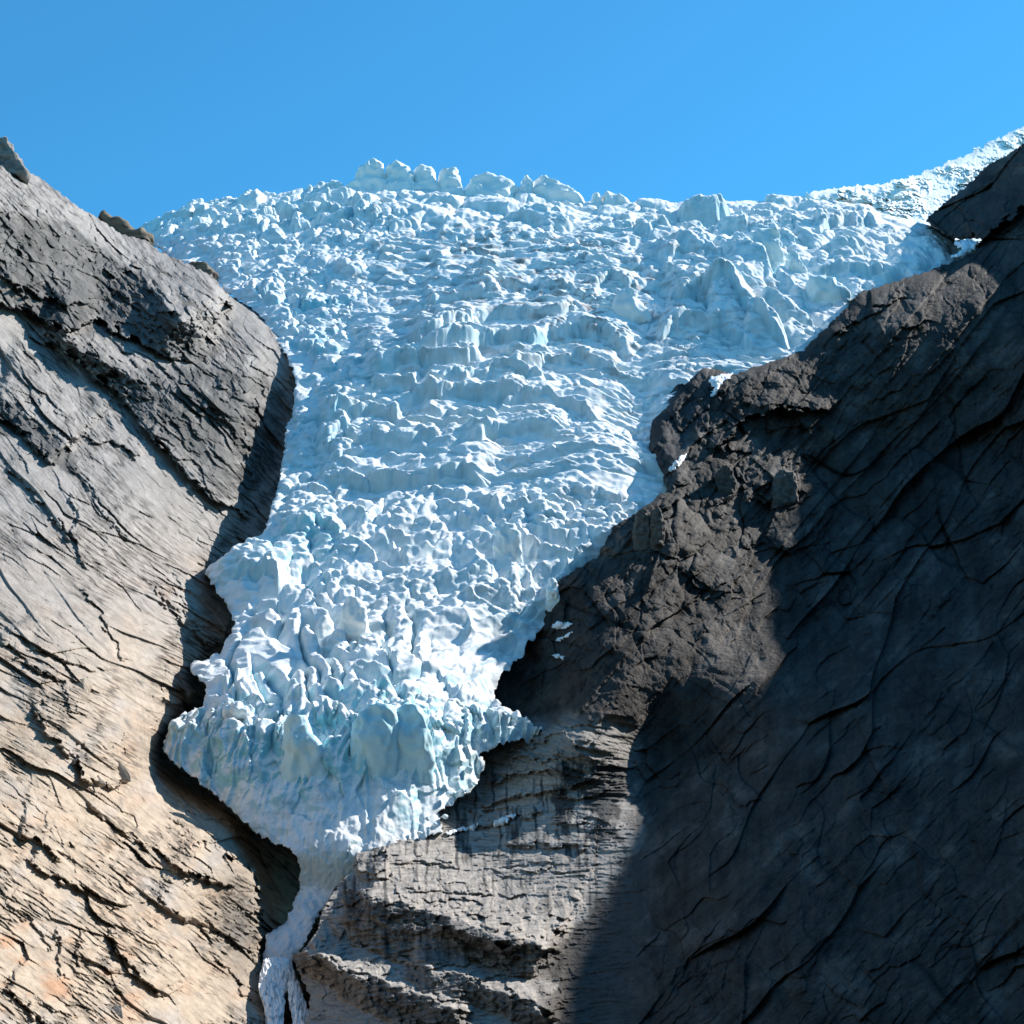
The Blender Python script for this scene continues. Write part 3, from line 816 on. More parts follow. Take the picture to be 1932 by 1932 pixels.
    f1, f2, h, dx, dy = voro(PX / 24 + .6 * pn(PX / 20, PY / 20, 445), PY / 30 + .6 * pn(PX / 20, PY / 20, 446), 447)
    D += knob * (9 * (.5 - f1) + 5 * (hrand(h, 1) - .5))
    D += wall * (22 * fbm(PX / 220, PY / 160, 4, 451) + 9 * fbm(PX / 50, PY / 50, 5, 452)) + ledg * 1.6 * fbm(PX / 30, PY / 20, 4, 453)
    c_, s_ = math.cos(math.radians(47)), math.sin(math.radians(47))
    uu = -PX * c_ + PY * s_; vv = -PX * s_ - PY * c_
    for lu, lv, A, sd in ((300, 90, 60, 481), (110, 40, 26, 482), (44, 18, 10, 483), (17, 8, 3.5, 486)):
        jx = .12 * pn(PX / (lu * .5), PY / (lu * .5), sd + 40); jy = .16 * pn(PX / (lu * .4), PY / (lu * .4), sd + 50)
        f1, f2, h, dx, dy = voro(uu / lu + jx, vv / lv + jy, sd)
        am = np.clip(.5 + 1.3 * pn(PX / 170, PY / 170, sd + 60) + .4 * upper, .1, 1.4)
        D += wall * am * A * ((hrand(h, 1) - .5) * .6 + (hrand(h, 2) - .5) * dx * .7 + (hrand(h, 3) - .7) * dy)
    for lu, lv, A, sd in ((90, 16, 15, 484), (38, 7, 8, 485), (16, 4, 3.2, 487)):
        jx = .25 * pn(PX / (lu * .6), PY / (lu * .4), sd + 40); jy = .3 * pn(PX / (lu * .5), PY / (lu * .3), sd + 50)
        f1, f2, h, dx, dy = voro(PX / lu + jx, v / lv + jy, sd)
        am = np.clip(.5 + 1.2 * pn(PX / 120, PY / 60, sd + 60), .1, 1.4)
        D += ledg * A * am * (1 - .3 * slab) * ((hrand(h, 1) - .5) * .8 + (hrand(h, 2) - .5) * dx * .6 - (hrand(h, 3) - .3) * dy)
    D += wall * (2.0 * fbm(uu / 26, vv / 10, 3, 476, ridged=True) * (.4 + upper)) - 3 * ss(.55, .8, fbm(PX / 70, v / 9, 4, 475, ridged=True)) * ledg
    butt = wall * (.8 + .4 * upper) * (1 - .6 * np.clip(knob / 1.6, 0, 1))
    crk = np.zeros(PX.shape, F)
    for lu, lv, A, sd in ((230, 170, 70, 501), (90, 64, 34, 502), (36, 24, 13, 503), (15, 10, 4.5, 504)):
        q1 = (PX * .8 - PY * .6) / lv + .5 * pn(PX / (lu * .8), PY / (lu * .8), sd + 40); q2 = (PX * .6 + PY * .8) / lu * -1 + .5 * pn(PX / (lu * .8), PY / (lu * .8), sd + 50)
        f1, f2, h, dx, dy = voro(q1, q2, sd)
        am = np.clip(.35 + 1.5 * pn(PX / 210, PY / 210, sd + 60), 0, 1.3)
        D += butt * am * A * ((.45 - f1) * .8 + (hrand(h, 1) - .5) * .6)
        crk = np.maximum(crk, butt * am * ss(.07, .0, f2 - f1))
    # cave beneath the hanging ice
    D -= 40 * blob(PX, PY, 990, 1230, 80, 60, -45)
    D -= 40 * blob(PX, PY, 1290, 800, 30, 80, 15)
    # deep gully between buttress and wall
    D -= 25 * blob(PX, PY, 1235, 1600, 40, 250, -4)
    Y = Y - D * unit * .95
    Y = Y + 70 * np.exp(-np.clip(E, 0, None) / 10) * ss(1000, 850, PY) * .8
    P = pts3(PX, PY, Y)
    # ---- tone
    grey = np.array([.33, .30, .27]); dark = np.array([.045, .039, .035]); wet = np.array([.034, .035, .037]); brown = np.array([.11, .085, .062])  # wet also colours the painted shade on the ledge faces
    w = np.clip(np.maximum(wall, .92 * ss(-25, 25, PX + 40 * fbm(PX / 40, PY / 40, 3, 407) - (1195 - .85 * np.clip(PY - 1610, 0, 190)))), 0, 1)[..., None]  # also paints the mountain's cast shadow onto the slab's lower right
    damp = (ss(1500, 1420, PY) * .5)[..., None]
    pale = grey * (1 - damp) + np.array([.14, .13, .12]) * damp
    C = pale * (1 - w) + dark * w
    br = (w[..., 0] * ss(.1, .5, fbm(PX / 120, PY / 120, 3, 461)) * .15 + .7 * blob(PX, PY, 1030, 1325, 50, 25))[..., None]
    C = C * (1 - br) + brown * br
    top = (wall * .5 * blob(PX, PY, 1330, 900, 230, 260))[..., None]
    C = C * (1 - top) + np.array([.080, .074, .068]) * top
    # melt-water stains down the slab, dark lichen near the gully
    face = np.zeros(PX.shape)  # ledge faces below each crest, shade painted in as dark colour
    for R_, B_ in (([(650, 1668), (692, 1693), (750, 1702), (795, 1717), (860, 1738), (930, 1760), (1030, 1785), (1060, 1800)], [(640, 1760), (656, 1776), (737, 1802), (826, 1822), (900, 1815), (965, 1840), (1060, 1850)]),
                   ([(545, 1790), (603, 1800), (640, 1828), (700, 1848), (790, 1880), (900, 1915)], [(550, 1830), (603, 1842), (640, 1880), (700, 1912), (790, 1940), (900, 1965)]),
                   ([(760, 1805), (800, 1828), (880, 1840), (960, 1872), (1060, 1920)], [(760, 1840), (800, 1872), (880, 1890), (960, 1915), (1060, 1960)])):
        face = np.maximum(face, ss(-4, 8, inside_sdf(R_ + B_[::-1], 500, 1120, 1600, 2010, 4.0)(wx, wy)))
    wob = 3.5 * pn(PX / 30, PY / 22, 468) + 1.2 * pn(PX / 9, PY / 7, 469)
    stn = ss(.2, .40, pn((PX + wob) / 8.5, PY / 150, 463) + .45 * pn(PX / 45, PY / 40, 464) - .03) * slab * ss(1780, 1640, PY + 90 * pn(PX / 16, PX * 0, 465)) * (.6 + .4 * pn(PX / 6, PY / 30, 470))
    lich = np.clip(ss(.0, .35, fbm(PX / 40, PY / 40, 4, 466) + 1.1 * blob(PX, PY, 1130, 1500, 90, 70) - .4) * ledg, 0, .9)
    wetrock = .95 * ss(-5, 12, inside_sdf([(1285, 690), (1385, 705), (1350, 740), (1330, 800), (1290, 850), (1262, 910), (1215, 880), (1215, 790), (1240, 740)], 1150, 1450, 620, 980, 5.0)(wx, wy))
    stain_shade = np.clip(1.2 * stn + lich + wetrock + face * (.55 + .4 * pn(PX / 10, PY / 80, 493)), 0, .9)[..., None]
    C = C * (1 - stain_shade) + wet * stain_shade
    C *= (1 + .18 * fbm(PX / 14, PY / 14, 3, 467))[..., None]
    band = .6 * fbm(uu / 110, vv / 42, 5, 473, .6) + .5 * fbm(PX / 120, PY / 90, 5, 478, .6); drip = fbm(PX / 16, PY / 130, 3, 474)
    C *= (1 + wall * (1.1 * ss(.04, .3, band) - .5 * ss(-.02, -.3, band) + .45 * drip))[..., None]
    C *= (1 - .6 * np.clip(crk, 0, 1))[..., None]
    seam = ss(.5, .8, fbm(PX / 70, v / 9, 4, 475, ridged=True)) * ledg
    C *= (1 - .35 * seam)[..., None]
    rag = 3 * pn(PX / 13, PY / 13, 471) + 1.6 * pn(PX / 5, PY / 5, 472)
    keep = (E + rag) > 0
    buttress = (ledg > .5)
    return P, C.astype(F), keep, buttress


# --------------------------------------------------------------------------------------------
# build the terrain
# --------------------------------------------------------------------------------------------
import time
t0 = time.time()
P, C, keep, obs = build_glacier()
kall = keep[:-1, :-1] & keep[1:, :-1] & keep[:-1, 1:] & keep[1:, 1:]
root = None
for name, kk in obs:
    o = faces_object(name, P, C, kk, kall, M_ICE, root)
    if root is None:
        root = tag(o, 'white and turquoise crevassed glacier tongue spilling down between two rock walls', 'glacier')
glacier = root
print('glacier', time.time() - t0, len(P.reshape(-1, 3)))
def build_far():
    poly = [(1488, 470), (1494, 384), (1512, 371), (1524, 362), (1560, 357), (1600, 352), (1650, 346), (1690, 340), (1720, 331), (1750, 321), (1790, 305), (1830, 288), (1870, 266), (1905, 250), (1932, 236), (1990, 205), (2090, 150), (2120, 150), (2120, 470)]
    xs = np.arange(1470, 2100, 1.1 / Q); ys = np.arange(140, 460, 1.0 / Q)
    gx, gy = np.meshgrid(xs, ys)
    d = inside_sdf(poly, 1440, 2150, 100, 500, 3.0)(gx, gy)
    w = fbm(gx / 34, gy / 20, 3, 601) * 2.2; w2_ = fbm(gx / 26, gy / 18, 3, 608) * 2.2; big = .35 + 1.3 * ss(-.2, .35, fbm(gx / 60, gy / 34, 2, 609))
    D = np.zeros(gx.shape)
    for lu, lv, A, sd in ((30, 15, 15, 602), (13, 7, 10, 603), (6, 3.6, 4.5, 604)):
        f1, f2, h, dx, dy = voro(gx / lu + .8 * w, gy / lv + .8 * w2_, sd)
        e = np.clip((f2 - f1) * 2.6, 0, 1)
        D += A * big * (hrand(h, 1) * (.4 + .6 * e) + (hrand(h, 2) - .6) * dx + (hrand(h, 3) - .15) * dy * .9)
    D += 75 * band_field(gx + 4 * w, gy + 5 * w, [(1508, 372), (1524, 364), (1600, 356), (1690, 348), (1730, 350)], [(1508, 398), (1540, 396), (1610, 390), (1690, 376), (1730, 366)], 14, .05)
    Y = 2650 + (430 - gy) * 3.2 + (gx - 1500) * .5 - D
    Y = Y + 120 * np.exp(-np.clip(d, 0, None) / 4) * ss(400, 380, gy)
    V = pts3(gx, gy, Y); N = normals_grid(V, -1.0)
    pv = V.reshape(-1, 3)
    k = ss(.6, .1, N[..., 2] + .25 * pn3(pv, (20, 20, 20), 605).reshape(gx.shape))[..., None]
    C_ = np.array([.93, .915, .90]) * (1 - .8 * k) + np.array([.62, .72, .75]) * .8 * k
    rg = 5 * pn(gx / 13, gy / 13, 606) + 3 * pn(gx / 5, gy / 5, 607)
    return V, C_.astype(F), (d + rg * ss(430, 400, gy)) > 0


V_, C_, K_ = build_far()
o = grid_object('upper_icefall', V_, K_, C_, M_ICE, glacier, .03)
o['label'] = 'finely broken distant ice slope climbing to the upper right corner'
print('far', time.time() - t0)
P, C, keep = build_left()
LEFT_S = (P, np.arange(-260, 705, 1.35 / Q), np.arange(120, 2120, 1.35 / Q))
o = grid_object('rock_slope', P, keep, C, M_SLOPE, None, .12)
tag(o, 'pale sunlit slope of smooth grey and beige slabs beside the glacier', 'rock slope', None, 'structure')
print('left', time.time() - t0)
P, C, keep, but = build_right()
RIGHT_S = (P, np.concatenate([np.arange(530, 1960, 1.6 / Q), np.arange(1960, 2620, 8.0)]), np.concatenate([np.arange(-440, 200, 8.0), np.arange(200, 2120, 1.6 / Q)]))
kall = keep[:-1, :-1] & keep[1:, :-1] & keep[:-1, 1:] & keep[1:, 1:]
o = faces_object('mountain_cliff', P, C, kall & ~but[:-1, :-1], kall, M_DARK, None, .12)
tag(o, 'tall dark cliff in deep shade opposite the sunlit slabs', 'cliff', None, 'structure')
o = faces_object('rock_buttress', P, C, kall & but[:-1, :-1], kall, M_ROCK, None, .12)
tag(o, 'layered grey rock buttress with dark water stains below the glacier snout', 'rock buttress', None, 'structure')
print('right', time.time() - t0)

# valley floor
g = 6000.0
vx = np.array([(-g, -g, 0), (g, -g, 0), (g, g, 0), (-g, g, 0)], F)
o = make_mesh('valley_ground', vx, np.array([[0, 1, 2, 3]]), np.full((4, 3), .12), M_GROUND)
tag(o, 'grey gravel valley floor at the foot of the mountains', 'ground', None, 'structure')

# the valley's other sides, out of view, added and raised to block sky light
na, nr_ = 160, 40
aa, rr = np.meshgrid(np.radians(np.linspace(100, 296, na)), np.linspace(0, 1, nr_))
rad = 380 + 900 * rr
hz = 1500 * rr ** .9 * (1 + .22 * fbm(aa * 4, rr * 2, 4, 501)) + 40 * fbm(aa * 18, rr * 9, 4, 503) * ss(0, .3, rr) - 6
VP = np.stack([np.sin(aa) * rad, np.cos(aa) * rad, hz], -1)
gr = np.array([.055, .07, .04]); rk = np.array([.16, .155, .15]); k_ = ss(.35, .7, rr + .3 * fbm(aa * 12, rr * 6, 4, 505))[..., None]
VC = (gr * (1 - k_) + rk * k_).astype(F)
o = grid_object('valley_side_occluder', VP, np.ones(VP.shape[:2], bool), VC, M_DARK, None, None)
tag(o, 'wooded valley sides behind the viewpoint, unseen and added to block sky light', 'hillside', None, 'structure')

# --------------------------------------------------------------------------------------------
# single things: ice towers, boulders, snow patches, fallen ice, waterfall
# --------------------------------------------------------------------------------------------
def lookup(S, px, py):
    P_, xs, ys = S
    j = min(max(int(np.searchsorted(xs, px)), 0), len(xs) - 1); i = min(max(int(np.searchsorted(ys, py)), 0), len(ys) - 1)
    return P_[i, j]


def ice_Y(px, py):
    g = glacier_py(np.full(_Y.shape, float(px)), _Y)
    ok = np.where(g >= py)[0]
    return float(_Y[ok[-1]]) if len(ok) else 2290.0


def ice_colour(V, blue, seed):
    n = .5 + .5 * pn3(V, (12, 12, 9), seed)
    k = np.clip(blue + .35 * (n - .5), 0, 1)[:, None]
    c = np.array([.89, .885, .875]) * (1 - k) + np.array([.48, .73, .79]) * k
    d = ss(.25, .7, pn3(V, (7, 7, 16), seed + 3))[:, None] * .25
    return (c * (1 - d) + np.array([.45, .45, .45]) * d).astype(F)


def tower(outline, name, label=None, parent=None, fwd=6, thick=.7, blue=.15, seed=1, rough=1.0, mat=None, Y=None, tilt=.0, sink=0.0):
    """solid block whose face follows a surveyed outline; rounded plan, carved by noise"""
    o = np.array(outline, float); y0, y1 = o[:, 1].min(), o[:, 1].max()
    nl, na = 40, 56
    cx = (o[:, 0].min() + o[:, 0].max()) / 2
    Yb = (ice_Y(cx, y1 - 3) if Y is None else Y) - fwd
    ys = y0 + (y1 - y0) * (np.linspace(0.012, 1, nl) ** 1.15); rows = []
    for yy in ys:
        xs = []
        for k in range(len(o)):
            a, b = o[k], o[(k + 1) % len(o)]
            if (a[1] > yy) != (b[1] > yy):
                xs.append(a[0] + (b[0] - a[0]) * (yy - a[1]) / (b[1] - a[1]))
        if len(xs) < 2:
            xs = [rows[-1][0], rows[-1][1]] if rows else [o[o[:, 1].argmin(), 0] - .6, o[o[:, 1].argmin(), 0] + .6]
        rows.append((min(xs), max(xs)))
    t = np.linspace(0, 2 * np.pi, na, endpoint=False)
    sx = np.sign(np.cos(t)) * np.abs(np.cos(t)) ** .6; sy = np.sign(np.sin(t)) * np.abs(np.sin(t)) ** .8
    wmax = max(r[1] - r[0] for r in rows)
    V = []
    for (l, r), yy in zip(rows, ys):
        f = (yy - y0) / (y1 - y0)
        hw = (r - l) / 2; dep = thick * (.35 * wmax + .65 * (r - l)) / 2 * MPP * Yb
        cp = pts3((l + r) / 2, yy, Yb)
        row = np.stack([cp[0] + sx * hw * MPP * Yb, cp[1] + dep * .9 + sy * dep, np.full(na, cp[2])], -1)
        back = tilt * (1 - f) * (y1 - y0) * MPP * Yb + sink * max(0, f - .35) / .65
        V.append(row * (1 + back / Yb))
    V = np.array(V)
    # carve
    sc = wmax * MPP * Yb
    Pn = V.reshape(-1, 3)
    N = normals_grid(np.concatenate([V, V[:, :1]], 1), -1.0)[:, :-1].reshape(-1, 3)
    d = .12 * sc * pn3(Pn, (sc * .5,) * 3, seed) + .12 * sc * (1 - 2 * np.abs(pn3(Pn, (sc * .3, sc * .3, sc * .6), seed + 1))) + .03 * sc * (1 - 2 * np.abs(pn3(Pn, (sc * .12, sc * .12, sc * .25), seed + 4))) + rough * .35 * (1 - 2 * np.abs(pn3(Pn, (3.2, 3.2, 6), seed + 2)))
    Pn = Pn + N * (d * 1.0)[:, None]
    top = Pn[:na].mean(0) + np.array([0, 0, .02 * sc])
    Vv = np.concatenate([Pn, [top]])
    idx = np.arange(nl * na).reshape(nl, na); nx = np.roll(idx, -1, 1)
    q = np.stack([idx[:-1], idx[1:], nx[1:], nx[:-1]], -1).reshape(-1, 4)
    tr = np.stack([idx[0], nx[0], np.full(na, nl * na)], -1)
    if mat is None or mat is M_ICE:
        C_ = ice_colour(Vv, blue, seed + 9); mm = M_ICE
    else:
        base, dk = blue
        n = ss(-.2, .5, pn3(Vv, (sc * .3, sc * .3, sc * .15), seed + 9))[:, None]
        C_ = (np.array(base) * (1 - n) + np.array(dk) * n).astype(F); mm = mat
    ob = make_mesh(name, Vv, q, C_, mm, parent, True, tr)
    if label:
        ob['label'] = label
    return ob


SERACS = [
    ([(655, 372), (661, 347), (676, 328), (698, 303), (714, 304), (722, 322), (727, 345), (732, 372)], .10, .8, 'tallest wedge-shaped ice tower at the left end of the skyline row'),
    ([(724, 372), (727, 342), (733, 318), (740, 305), (757, 306), (771, 319), (781, 332), (784, 372)], .25, .8, 'bluish ice tower with a hollowed front, second along the skyline row'),
    ([(777, 374), (780, 325), (789, 317), (813, 318), (822, 338), (831, 360), (834, 388), (800, 388)], .10, .8, None),
    ([(826, 380), (828, 341), (835, 326), (845, 320), (857, 320), (865, 330), (867, 345), (871, 358), (880, 380)], .12, .8, 'round-headed ice tower leaning like a thumb on the skyline'),
    ([(870, 378), (876, 354), (892, 340), (903, 340), (916, 333), (935, 338), (955, 343), (978, 353), (984, 380)], .1, .7, None),
    ([(977, 380), (980, 364), (986, 342), (993, 332), (1002, 345), (1008, 366), (1012, 382)], .12, .9, 'narrow pointed ice spire on the skyline'),
    ([(1004, 384), (1008, 357), (1013, 336), (1033, 337), (1058, 346), (1078, 359), (1096, 378), (1100, 390)], .1, .7, 'broad ice block with a sloping right shoulder at the right end of the skyline row'),
    ([(1113, 390), (1117, 376), (1121, 364), (1128, 363), (1134, 376), (1138, 390)], .1, .9, None),
    ([(1138, 388), (1142, 367), (1160, 369), (1187, 374), (1200, 390)], .1, .6, None),
    ([(1418, 505), (1421, 440), (1440, 434), (1468, 433), (1472, 455), (1476, 482), (1466, 508)], .55, .45, 'large smooth turquoise ice slab standing upright'),
    ([(1364, 500), (1368, 457), (1385, 447), (1402, 447), (1413, 465), (1409, 502)], .5, .6, None),
    ([(1374, 518), (1382, 492), (1395, 475), (1413, 483), (1424, 505), (1432, 520)], .5, .6, None),
    ([(1489, 505), (1490, 475), (1502, 475), (1512, 490), (1521, 507), (1520, 530), (1500, 530)], .5, .5, None),
    ([(1526, 560), (1529, 528), (1545, 519), (1558, 513), (1572, 526), (1585, 540), (1604, 550), (1598, 572), (1560, 582)], .65, .5, 'pointed blue ice fin beside the dark rock'),
    ([(1128, 600), (1132, 577), (1160, 562), (1194, 550), (1207, 570), (1221, 597), (1212, 622), (1160, 616)], .25, .4, None),
    ([(885, 1110), (884, 1080), (897, 1062), (909, 1057), (921, 1063), (927, 1090), (930, 1120)], .4, .6, None),
    ([(936, 1070), (938, 1000), (950, 988), (968, 992), (978, 1015), (985, 1060), (975, 1085)], .35, .5, None),
    ([(1030, 1150), (1034, 1112), (1040, 1092), (1046, 1095), (1056, 1130), (1060, 1155)], .35, .7, None),
    ([(666, 1480), (670, 1362), (684, 1342), (703, 1334), (733, 1337), (740, 1370), (742, 1440), (725, 1490)], 1.0, .6, 'rounded blue-grey ice pillar on the snout, left one of a pair'),
    ([(742, 1470), (744, 1356), (757, 1334), (775, 1330), (797, 1346), (806, 1385), (812, 1440), (800, 1500), (760, 1500)], .95, .6, 'rounded blue-grey ice pillar on the snout, right one of a pair'),
    ([(534, 1490), (541, 1368), (552, 1354), (564, 1353), (578, 1380), (594, 1402), (610, 1450), (604, 1500)], .85, .6, 'jagged white ice tooth projecting from the top of the snout'),
    ([(640, 1210), (648, 1150), (662, 1128), (680, 1140), (690, 1180), (694, 1215)], .2, .6, None),
    ([(420, 1355), (424, 1338), (446, 1326), (462, 1336), (466, 1358)], .3, .7, None),
]
for k, (ol, bl, th, lb) in enumerate(SERACS):
    y1 = max(p[1] for p in ol)
    ol2 = [(x, y + (10 if y > y1 - 12 else 0)) for x, y in ol]
    cxx = sum(p[0] for p in ol) / len(ol)
    if k < 9:
        Yk = 2268.0
    else:
        Yk = ice_Y(cxx, y1 - 4) + min(58, (.00075 if cxx > 640 else .00018) * (cxx - 640) ** 2) * float(ss(960, 1330, y1)) - (4 if y1 < 1200 else 10)
    tower(ol2, 'serac', lb, glacier, 0, th, bl, 700 + 11 * k, 1.0, None, Yk, .75 if k < 9 else .35, 0 if k < 9 else (22 if y1 > 1380 else 18))


def chunk(name, centre, size, seed, mat, colours, flat=1.0, rot=0.0, sub=4, parent=None, cuts=9):
    """angular boulder / ice block: a ball cut by random planes, then roughened"""
    r = np.random.default_rng(seed)
    import bmesh
    bm = bmesh.new(); bmesh.ops.create_icosphere(bm, subdivisions=sub, radius=1)
    V = np.array([v.co[:] for v in bm.verts]); T = np.array([[v.index for v in f.verts] for f in bm.faces]); bm.free()
    for _ in range(cuts):
        n = r.normal(size=3); n /= np.linalg.norm(n); h = r.uniform(.38, .8)
        d = V @ n - h
        V = V - np.clip(d, 0, None)[:, None] * n * .93
    V = V * (1 + .05 * pn3(V, (.5,) * 3, seed)[:, None] + .02 * pn3(V, (.18,) * 3, seed + 1)[:, None])
    V *= np.array(size)
    c, s = math.cos(rot), math.sin(rot)
    x = V[:, 0] * c - V[:, 2] * s; z = V[:, 0] * s + V[:, 2] * c; V[:, 0] = x; V[:, 2] = z
    k = ss(-.2, .5, pn3(V, (size[0] * .5,) * 3, seed + 2))[:, None]
    C_ = (np.array(colours[0]) * (1 - k) + np.array(colours[1]) * k).astype(F)
    o = make_mesh(name, V, np.zeros((0, 4), int), C_, mat, parent, False, T)
    o.location = centre
    return o


BEIGE = ([.42, .345, .27], [.30, .25, .20]); GREY = ([.27, .25, .225], [.15, .14, .13]); DARKR = ([.12, .105, .09], [.055, .052, .05]); BROWN = ([.20, .155, .11], [.09, .075, .06])
BOULDERS = [   # bearing, height, half width / height in survey units, tilt, colours, label
    (186, 1468, 15, 10, -.2, BEIGE, 'small pale boulder in the black joint left of the larger pale boulder'),
    (222, 1906, 19, 14, .1, GREY, 'dark grey boulder sitting alone near the lower edge of the pale slope'),
    (152, 1288, 24, 20, -.7, BEIGE, 'beige wedge-shaped boulder high on the slope, uppermost of the pale boulders'),
    (352, 1296, 30, 22, -.3, GREY, 'dark grey boulder at the rim of the sunlit slope, left of the glacier snout'),
    (226, 1452, 26, 13, -.45, BEIGE, 'pale boulder above a black joint, largest in the middle of the sunlit slope'),
]
for k, (bx, by, hw, hh, rt, cc, lb) in enumerate(BOULDERS):
    p = lookup(LEFT_S, bx, by + hh * .3); m = MPP * p[1]
    bo = chunk('boulder', p * (1 + .30 * hh * m / p[1]), (hw * m * 1.25, hh * m * 1.15, hh * m * 1.0), 900 + k, M_SLOPE, cc, cuts=18)
    e1 = np.array([.64, -.30, -.70]); nn = np.array([.54, -.52, .66]); e1 -= nn * (e1 @ nn); e1 /= np.linalg.norm(e1); nn /= np.linalg.norm(nn); e2 = np.cross(nn, e1)
    bo.rotation_euler = Matrix((e1, e2, nn)).transposed().to_euler()
    tag(bo, lb, 'boulder', 'boulders on the sunlit slope')

OUTC = [
    ([(184, 436), (190, 408), (206, 410), (240, 420), (262, 431), (279, 443), (272, 455), (230, 450)], LEFT_S, BROWN, 'flat brown rock outcrop on the left skyline beside the first ice', 1985, .6),
    ([(352, 516), (356, 500), (372, 495), (392, 500), (406, 512), (402, 524), (375, 524)], LEFT_S, BROWN, 'small brown rock outcrop poking out at the upper left ice edge', 1905, .6),
    ([(-6, 330), (-4, 258), (12, 263), (28, 288), (42, 308), (47, 326), (20, 330)], LEFT_S, GREY, 'dark grey rock knob topping the slope at the upper left edge', None, .8),
    ([(1196, 1040), (1198, 985), (1206, 966), (1217, 962), (1224, 980), (1226, 1035)], None, ([.12, .108, .096], [.07, .064, .058]), 'tall rounded rock pillar at the ice edge, left one of two', None, .9),
    ([(1226, 1040), (1228, 975), (1236, 960), (1246, 962), (1252, 985), (1252, 1040)], None, ([.12, .108, .096], [.07, .064, .058]), 'tall rounded rock pillar at the ice edge, right one of two', None, .9),
    ([(1460, 960), (1462, 905), (1478, 888), (1498, 894), (1502, 915), (1503, 945), (1488, 950)], None, ([.13, .12, .11], [.085, .078, .07]), 'sunlit angular grey block standing out of the shaded cliff', None, .8),
    ([(1352, 935), (1354, 895), (1368, 880), (1384, 890), (1388, 930)], None, ([.085, .077, .07], [.05, .046, .043]), 'small dark rock knob near the foot of the bright ice hump', None, .8),
]
for k, (ol, S, cc, lb, Yk, th) in enumerate(OUTC):
    S_ = S or RIGHT_S
    cxx = sum(p[0] for p in ol) / len(ol); y1 = max(p[1] for p in ol)
    if Yk is None:
        Yk = lookup(S_, max(cxx, 2), y1 - 6)[1] - 2
    tag(tower(ol, 'rock_outcrop', None, None, 0, th, cc, 1200 + 13 * k, 1.0, M_ROCK, Yk), lb, 'rock outcrop', 'rock outcrops')


def drape(S, poly, name, thick, mat, colour, seed, lift=.4, rag=3.0):
    """a sheet of snow lying on the rock, thickest in its middle"""
    P_, xs, ys = S; o = np.array(poly, float)
    j0, j1 = np.searchsorted(xs, [o[:, 0].min() - 6, o[:, 0].max() + 6]); i0, i1 = np.searchsorted(ys, [o[:, 1].min() - 6, o[:, 1].max() + 6])
    Q_ = P_[i0:i1, j0:j1]; gx, gy = np.meshgrid(xs[j0:j1], ys[i0:i1])
    d = inside_sdf(poly, o[:, 0].min() - 20, o[:, 0].max() + 20, o[:, 1].min() - 20, o[:, 1].max() + 20, 1.5)(gx, gy) + rag * pn(gx / 7, gy / 7, seed) + rag * .5 * pn(gx / 3, gy / 3, seed + 1)
    N = normals_grid(Q_, -1.0)
    t = lift + thick * np.sqrt(np.clip(d, 0, 10) / 10) * (1 + .5 * fbm(gx / 6, gy / 6, 3, seed + 2, ridged=True))
    V = Q_ + N * t[..., None] - Q_ / np.linalg.norm(Q_, axis=2, keepdims=True) * t[..., None]
    C_ = np.broadcast_to(np.array(colour, F), V.shape).copy(); C_ *= (1 + .06 * fbm(gx / 8, gy / 8, 2, seed + 3))[..., None]
    return grid_object(name, V, d > 0, C_, mat, None, .004)


SNOWC = (.84, .86, .88)
for k, (poly, S, lb, th) in enumerate([
    ([(1040, 1182), (1052, 1172), (1075, 1174), (1086, 1180), (1068, 1187), (1050, 1188)], 'R', 'thin strip of snow on the shaded rock, upper of the three below the ice edge', 1.2),
    ([(1042, 1207), (1058, 1203), (1072, 1195), (1082, 1192), (1076, 1202), (1056, 1212)], 'R', 'broken strip of snow on the shaded rock, middle of the three below the ice edge', 1.0),
    ([(1040, 1236), (1056, 1234), (1068, 1240), (1064, 1246), (1048, 1243)], 'R', 'small strip of snow on the shaded rock, lowest of the three below the ice edge', 1.0),
    ([(1340, 712), (1362, 706), (1384, 704), (1378, 716), (1364, 724), (1352, 746), (1340, 752), (1346, 732), (1336, 722)], 'R', 'snow tongue clinging to dark wet rock under the right-hand ice front', 1.5),
    ([(1292, 716), (1300, 700), (1312, 704), (1306, 716)], 'R', 'little snow spot on the dark wet rock under the right-hand ice front', 1.0),
    ([(1262, 888), (1270, 874), (1288, 858), (1300, 852), (1296, 866), (1280, 884), (1266, 894)], 'R', 'slanting white snow streak in the gully beside the bright ice hump', 1.5),
    ([(930, 1553), (950, 1542), (975, 1536), (978, 1546), (955, 1553), (935, 1560)], 'R', 'white snow crumb heap on the ledge above the stained slab', 2.0),
    ([(836, 1575), (850, 1568), (880, 1560), (905, 1555), (900, 1564), (870, 1572), (845, 1580)], 'R', 'ragged white snow line along the top edge of the stained slab', 2.0),
    ([(1796, 458), (1830, 452), (1848, 454), (1842, 470), (1826, 482), (1806, 490), (1790, 488), (1812, 474)], 'R', 'bright snow wedge between the dark ridge and the shaded cliff', 4.0),
]):
    tag(drape(RIGHT_S, poly, 'snow_patch', th, M_SNOW, SNOWC, 1400 + 7 * k), lb, 'snow patch', 'snow patches on the rock')

